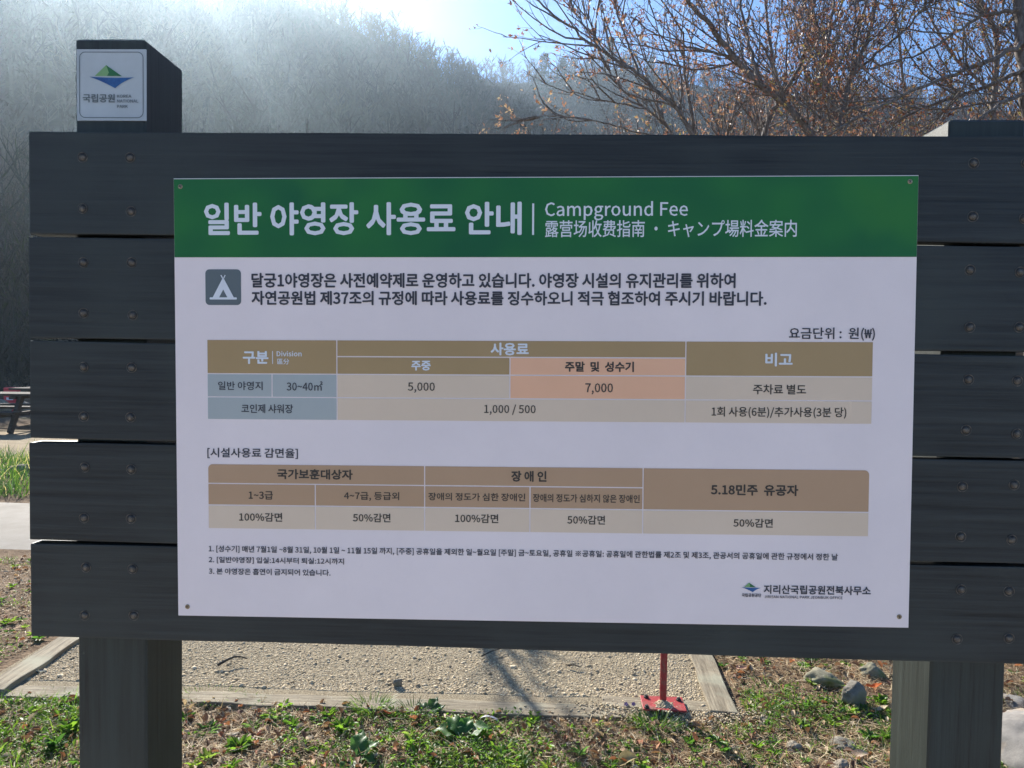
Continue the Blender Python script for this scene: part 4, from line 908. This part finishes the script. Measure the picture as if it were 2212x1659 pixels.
rosette("low dark rosette in the middle of the foreground", 690, 1558, 12, .045, .3, DARKG, 8)
rosette("bright round leaved weed beside the right post", 1904, 1524, 30, .036, .6, GREEN[:2], 9, up=1.2, stem=1.5)
rosette("bright weed in the grass between the red post and the stones", 1735, 1580, 30, .035, .5, GREEN[:2], 10, up=1.1, stem=1.2)
rosette("leafy weed at the left edge of the left post", 152, 1583, 26, .045, .5, GREEN[:3], 11, up=1.0, stem=1.2)
rosette("dark green leafy weed low beside the left post's left edge", 120, 1625, 28, .045, .5, DARKG + GREEN[:1], 12, up=1.0, stem=1.2)
def dock(label, x, y, leaves, sd, rgb=(.075, .165, .045)):
    """a few big wavy leaves rising from one crown"""
    rg = np.random.default_rng(sd); px, py = G(x, y); root = empty("dock_plant", (px, py, float(ground_z(px, py))), label, "plant", "broad leaved plants")
    for (L, w, yaw, pitch) in leaves:
        nu, nv = 14, 7; V = []
        for i_ in range(nu):
            t = i_ / (nu - 1); hw = .5 * w * (math.sin(math.pi * min(1, max(0, (t - .12) / .88)) ** .75) ** .8 if t > .12 else .04) + .002
            for j in range(nv):
                s_ = (j / (nv - 1) - .5) * 2; pass
                V.append((L * t * math.cos(pitch * .9 - .5 * t), s_ * hw, L * t * math.sin(pitch - .55 * t) + .25 * hw * abs(s_) + .008 * math.sin(t * 14 + s_ * 3 + sd) * abs(s_)))
        Fq = np.array([(i_ * nv + j, (i_ + 1) * nv + j, (i_ + 1) * nv + j + 1, i_ * nv + j + 1) for i_ in range(nu - 1) for j in range(nv - 1)])
        c = np.array(rgb)[None] * rg.uniform(.8, 1.25) * rg.uniform(.93, 1.07, (len(Fq), 1)); lf = mk("leaf", np.array(V), Fq, M['veg'], root, col=c, smooth=True); lf.rotation_euler = (0, 0, yaw)
    return root
dock("broad dark leaved plant in the open foreground right of centre", 1000, 1598, [(.13, .075, 3.0, .75), (.12, .085, .3, .9), (.11, .08, -1.2, .45), (.10, .06, 1.4, 1.1), (.12, .07, 2.3, 1.0), (.09, .06, -2.2, .5)], 1)
dock("dark plant with pale edged leaves beside the dark tuft at the timber", 926, 1544, [(.09, .045, 1.2, 1.2), (.08, .04, .3, 1.1), (.08, .04, 2.4, 1.0), (.07, .04, -1.0, .6)], 2, (.060, .125, .055))
dock("low plant with one large pale leaf at the bottom middle", 770, 1638, [(.12, .075, -1.7, .35), (.10, .06, .7, .9), (.11, .06, 1.6, 1.1), (.09, .05, -.3, .5)], 3, (.085, .17, .06))
for k, (x, y, lab) in enumerate(((1352, 1537, "left one of the two tiny violet flowers in front of the timber"), (1368, 1537, "right one of the two tiny violet flowers in front of the timber"))):
    px, py = G(x, y); root = empty("violet_flower", (px, py, 0), lab, "flower", "violets by the near timber")
    tb = Tubes(); tb.add(np.array([[0, 0, 0], [.003, 0, .015], [.0, 0, .034]]), .0008, 4); mk("stem", np.concatenate(tb.V), np.concatenate(tb.F), M['lgreen'], root)
    an = np.arange(5) * 1.257; V = []; F_ = []
    for j, a in enumerate(an):
        c, s = math.cos(a), math.sin(a); V += [(0, 0, .034), (c * .006 - s * .004, -.002, .034 + s * .006 + c * .004), (c * .011, -.003, .034 + s * .011), (c * .006 + s * .004, -.002, .034 + s * .006 - c * .004)]; F_.append([j * 4, j * 4 + 1, j * 4 + 2, j * 4 + 3])
    mk("petals", np.array(V), np.array(F_), M['purple'], root)
# strap, twigs, stick
px, py = G(1057, 1560); tb = []; bm = bmesh.new(); prev = None
for k in range(17):
    a = math.radians(20 + 140 * k / 16); c = Vector((.045 * math.cos(a), 0, .030 * math.sin(a) - .008)); vs = [bm.verts.new(c + Vector((0, dy, 0)) * 1) for dy in (-.006, .006)] + [bm.verts.new(c * .94 + Vector((0, dy, 0))) for dy in (.006, -.006)]
    if prev:
        for q in range(4): bm.faces.new((prev[q], prev[(q + 1) % 4], vs[(q + 1) % 4], vs[q]))
    prev = vs
o = bm_obj("plastic_strap", bm, M['strap']); o.location = (px, py, .004); o.rotation_euler = (0, 0, -.25); tag(o, "arched strip of grey plastic sticking out of the soil before the timber", "plastic strip")
def twig(label, pts, r, mat='barkdark', name="twig", z=.03):
    P = smooth_line([np.array([*G(x, y), z + dz]) for x, y, dz in pts], 4 * len(pts)); c = P.mean(0).copy(); c[2] = 0; tb = Tubes(); tb.add(P - c, np.linspace(r, r * .4, len(P)), 6)
    o = mk(name, np.concatenate(tb.V), np.concatenate(tb.F), M[mat], smooth=True); o.location = c; return tag(o, label, "twig", "twigs on the ground")
twig("curved dark twig on the gravel right of the left post", [(470, 1452, .004), (492, 1446, .018), (512, 1440, .02), (534, 1441, .012)], .0075)
twig("short dark twig lying on the gravel left of the red post", [(1226, 1450, 0), (1240, 1453, .008), (1254, 1455, 0)], .005)
twig("thin twig lying across the gravel at upper centre", [(1040, 1430, 0), (1062, 1422, .006), (1086, 1414, .004)], .004)
twig("pale broken stick lying in the grass at the middle", [(1195, 1566, .012), (1203, 1572, .012), (1212, 1579, .008)], .005, 'timber', z=.01)
# slate chip
stone("flat black slate chip left of the bright star shaped weed", 858, 1610, .075, .03, .022, 'rock', 31, .2)

# ------------------------------------------------------------------ far left: picnic tables and red box
def picnic(label, x, y, yaw):
    root = empty("picnic_table", (x, y, 0), label, "table", "picnic tables at the wood's edge"); root.rotation_euler = (0, 0, yaw)
    bm = bmesh.new()
    for k in range(5): box_bm(-.9, .9, -.37 + k * .15, -.37 + k * .15 + .14, .71, .75, .004, bm)
    bm_obj("tabletop", bm, M['tablewood'], root)
    for s in (-1, 1):
        bm = bmesh.new()
        for k in range(2): box_bm(-.9, .9, s * .72 - .14 + k * .15, s * .72 + k * .15, .41, .45, .004, bm)
        bm_obj("bench", bm, M['tablewood'], root)
        bm = bmesh.new(); box_bm(s * .6 - .04, s * .6 + .04, -.75, .75, .345, .405, .004, bm); box_bm(s * .6 - .05, s * .6 + .05, -.36, .36, .65, .705, .004, bm)
        for q in (-1, 1):
            b2 = box_bm(-.035, .035, -.05, .05, 0, .76, .004); bmesh.ops.rotate(b2, verts=b2.verts, cent=(0, 0, .7), matrix=Matrix.Rotation(q * .5, 3, 'X')); bmesh.ops.translate(b2, verts=b2.verts, vec=(s * (.6 + .08), q * .22, -.03))
            t = bpy.data.meshes.new("t"); b2.to_mesh(t); b2.free(); bm.from_mesh(t); bpy.data.meshes.remove(t)
        bm_obj("leg_frame", bm, M['tablewood'], root)
    return root
tx, ty = G(8, 940); picnic("nearer dark picnic table, its end in view at the left edge", tx - .5, ty + .3, .12)
tx, ty = G(62, 912); picnic("farther picnic table partly hidden by the left end of the board", tx + .75, ty, .1)
bx_, by_ = G(30, 896); root = empty("red_box", (bx_, by_, 0), "small bright red box standing behind the nearer picnic table", "box")
bm_obj("cabinet", box_bm(-.17, .17, -.12, .12, .05, .66, .03, seg=3), M['cloth'], root)
bm_obj("nameplate", box_bm(-.09, .07, -.126, -.121, .36, .42, .001), M['inkwhite'], root)
for s in (-1, 1): bm_obj("foot", box_bm(s * .11 - .02, s * .11 + .02, -.08, .08, 0, .052), M['boltdark'], root)

# ------------------------------------------------------------------ air
hm = bpy.data.materials.new("haze"); hm.use_nodes = True; nt = hm.node_tree; nt.nodes.clear()
vo = nt.nodes.new("ShaderNodeVolumePrincipled"); ou = nt.nodes.new("ShaderNodeOutputMaterial"); nt.links.new(vo.outputs[0], ou.inputs['Volume'])
vo.inputs['Color'].default_value = (.66, .84, 1, 1); vo.inputs['Density'].default_value = .00046; vo.inputs['Anisotropy'].default_value = .80
hz = bm_obj("haze", box_bm(-440, 440, -440, 440, -1.2, 150), hm); tag(hz, "thin pale blue haze filling the valley", "haze", kind="stuff")
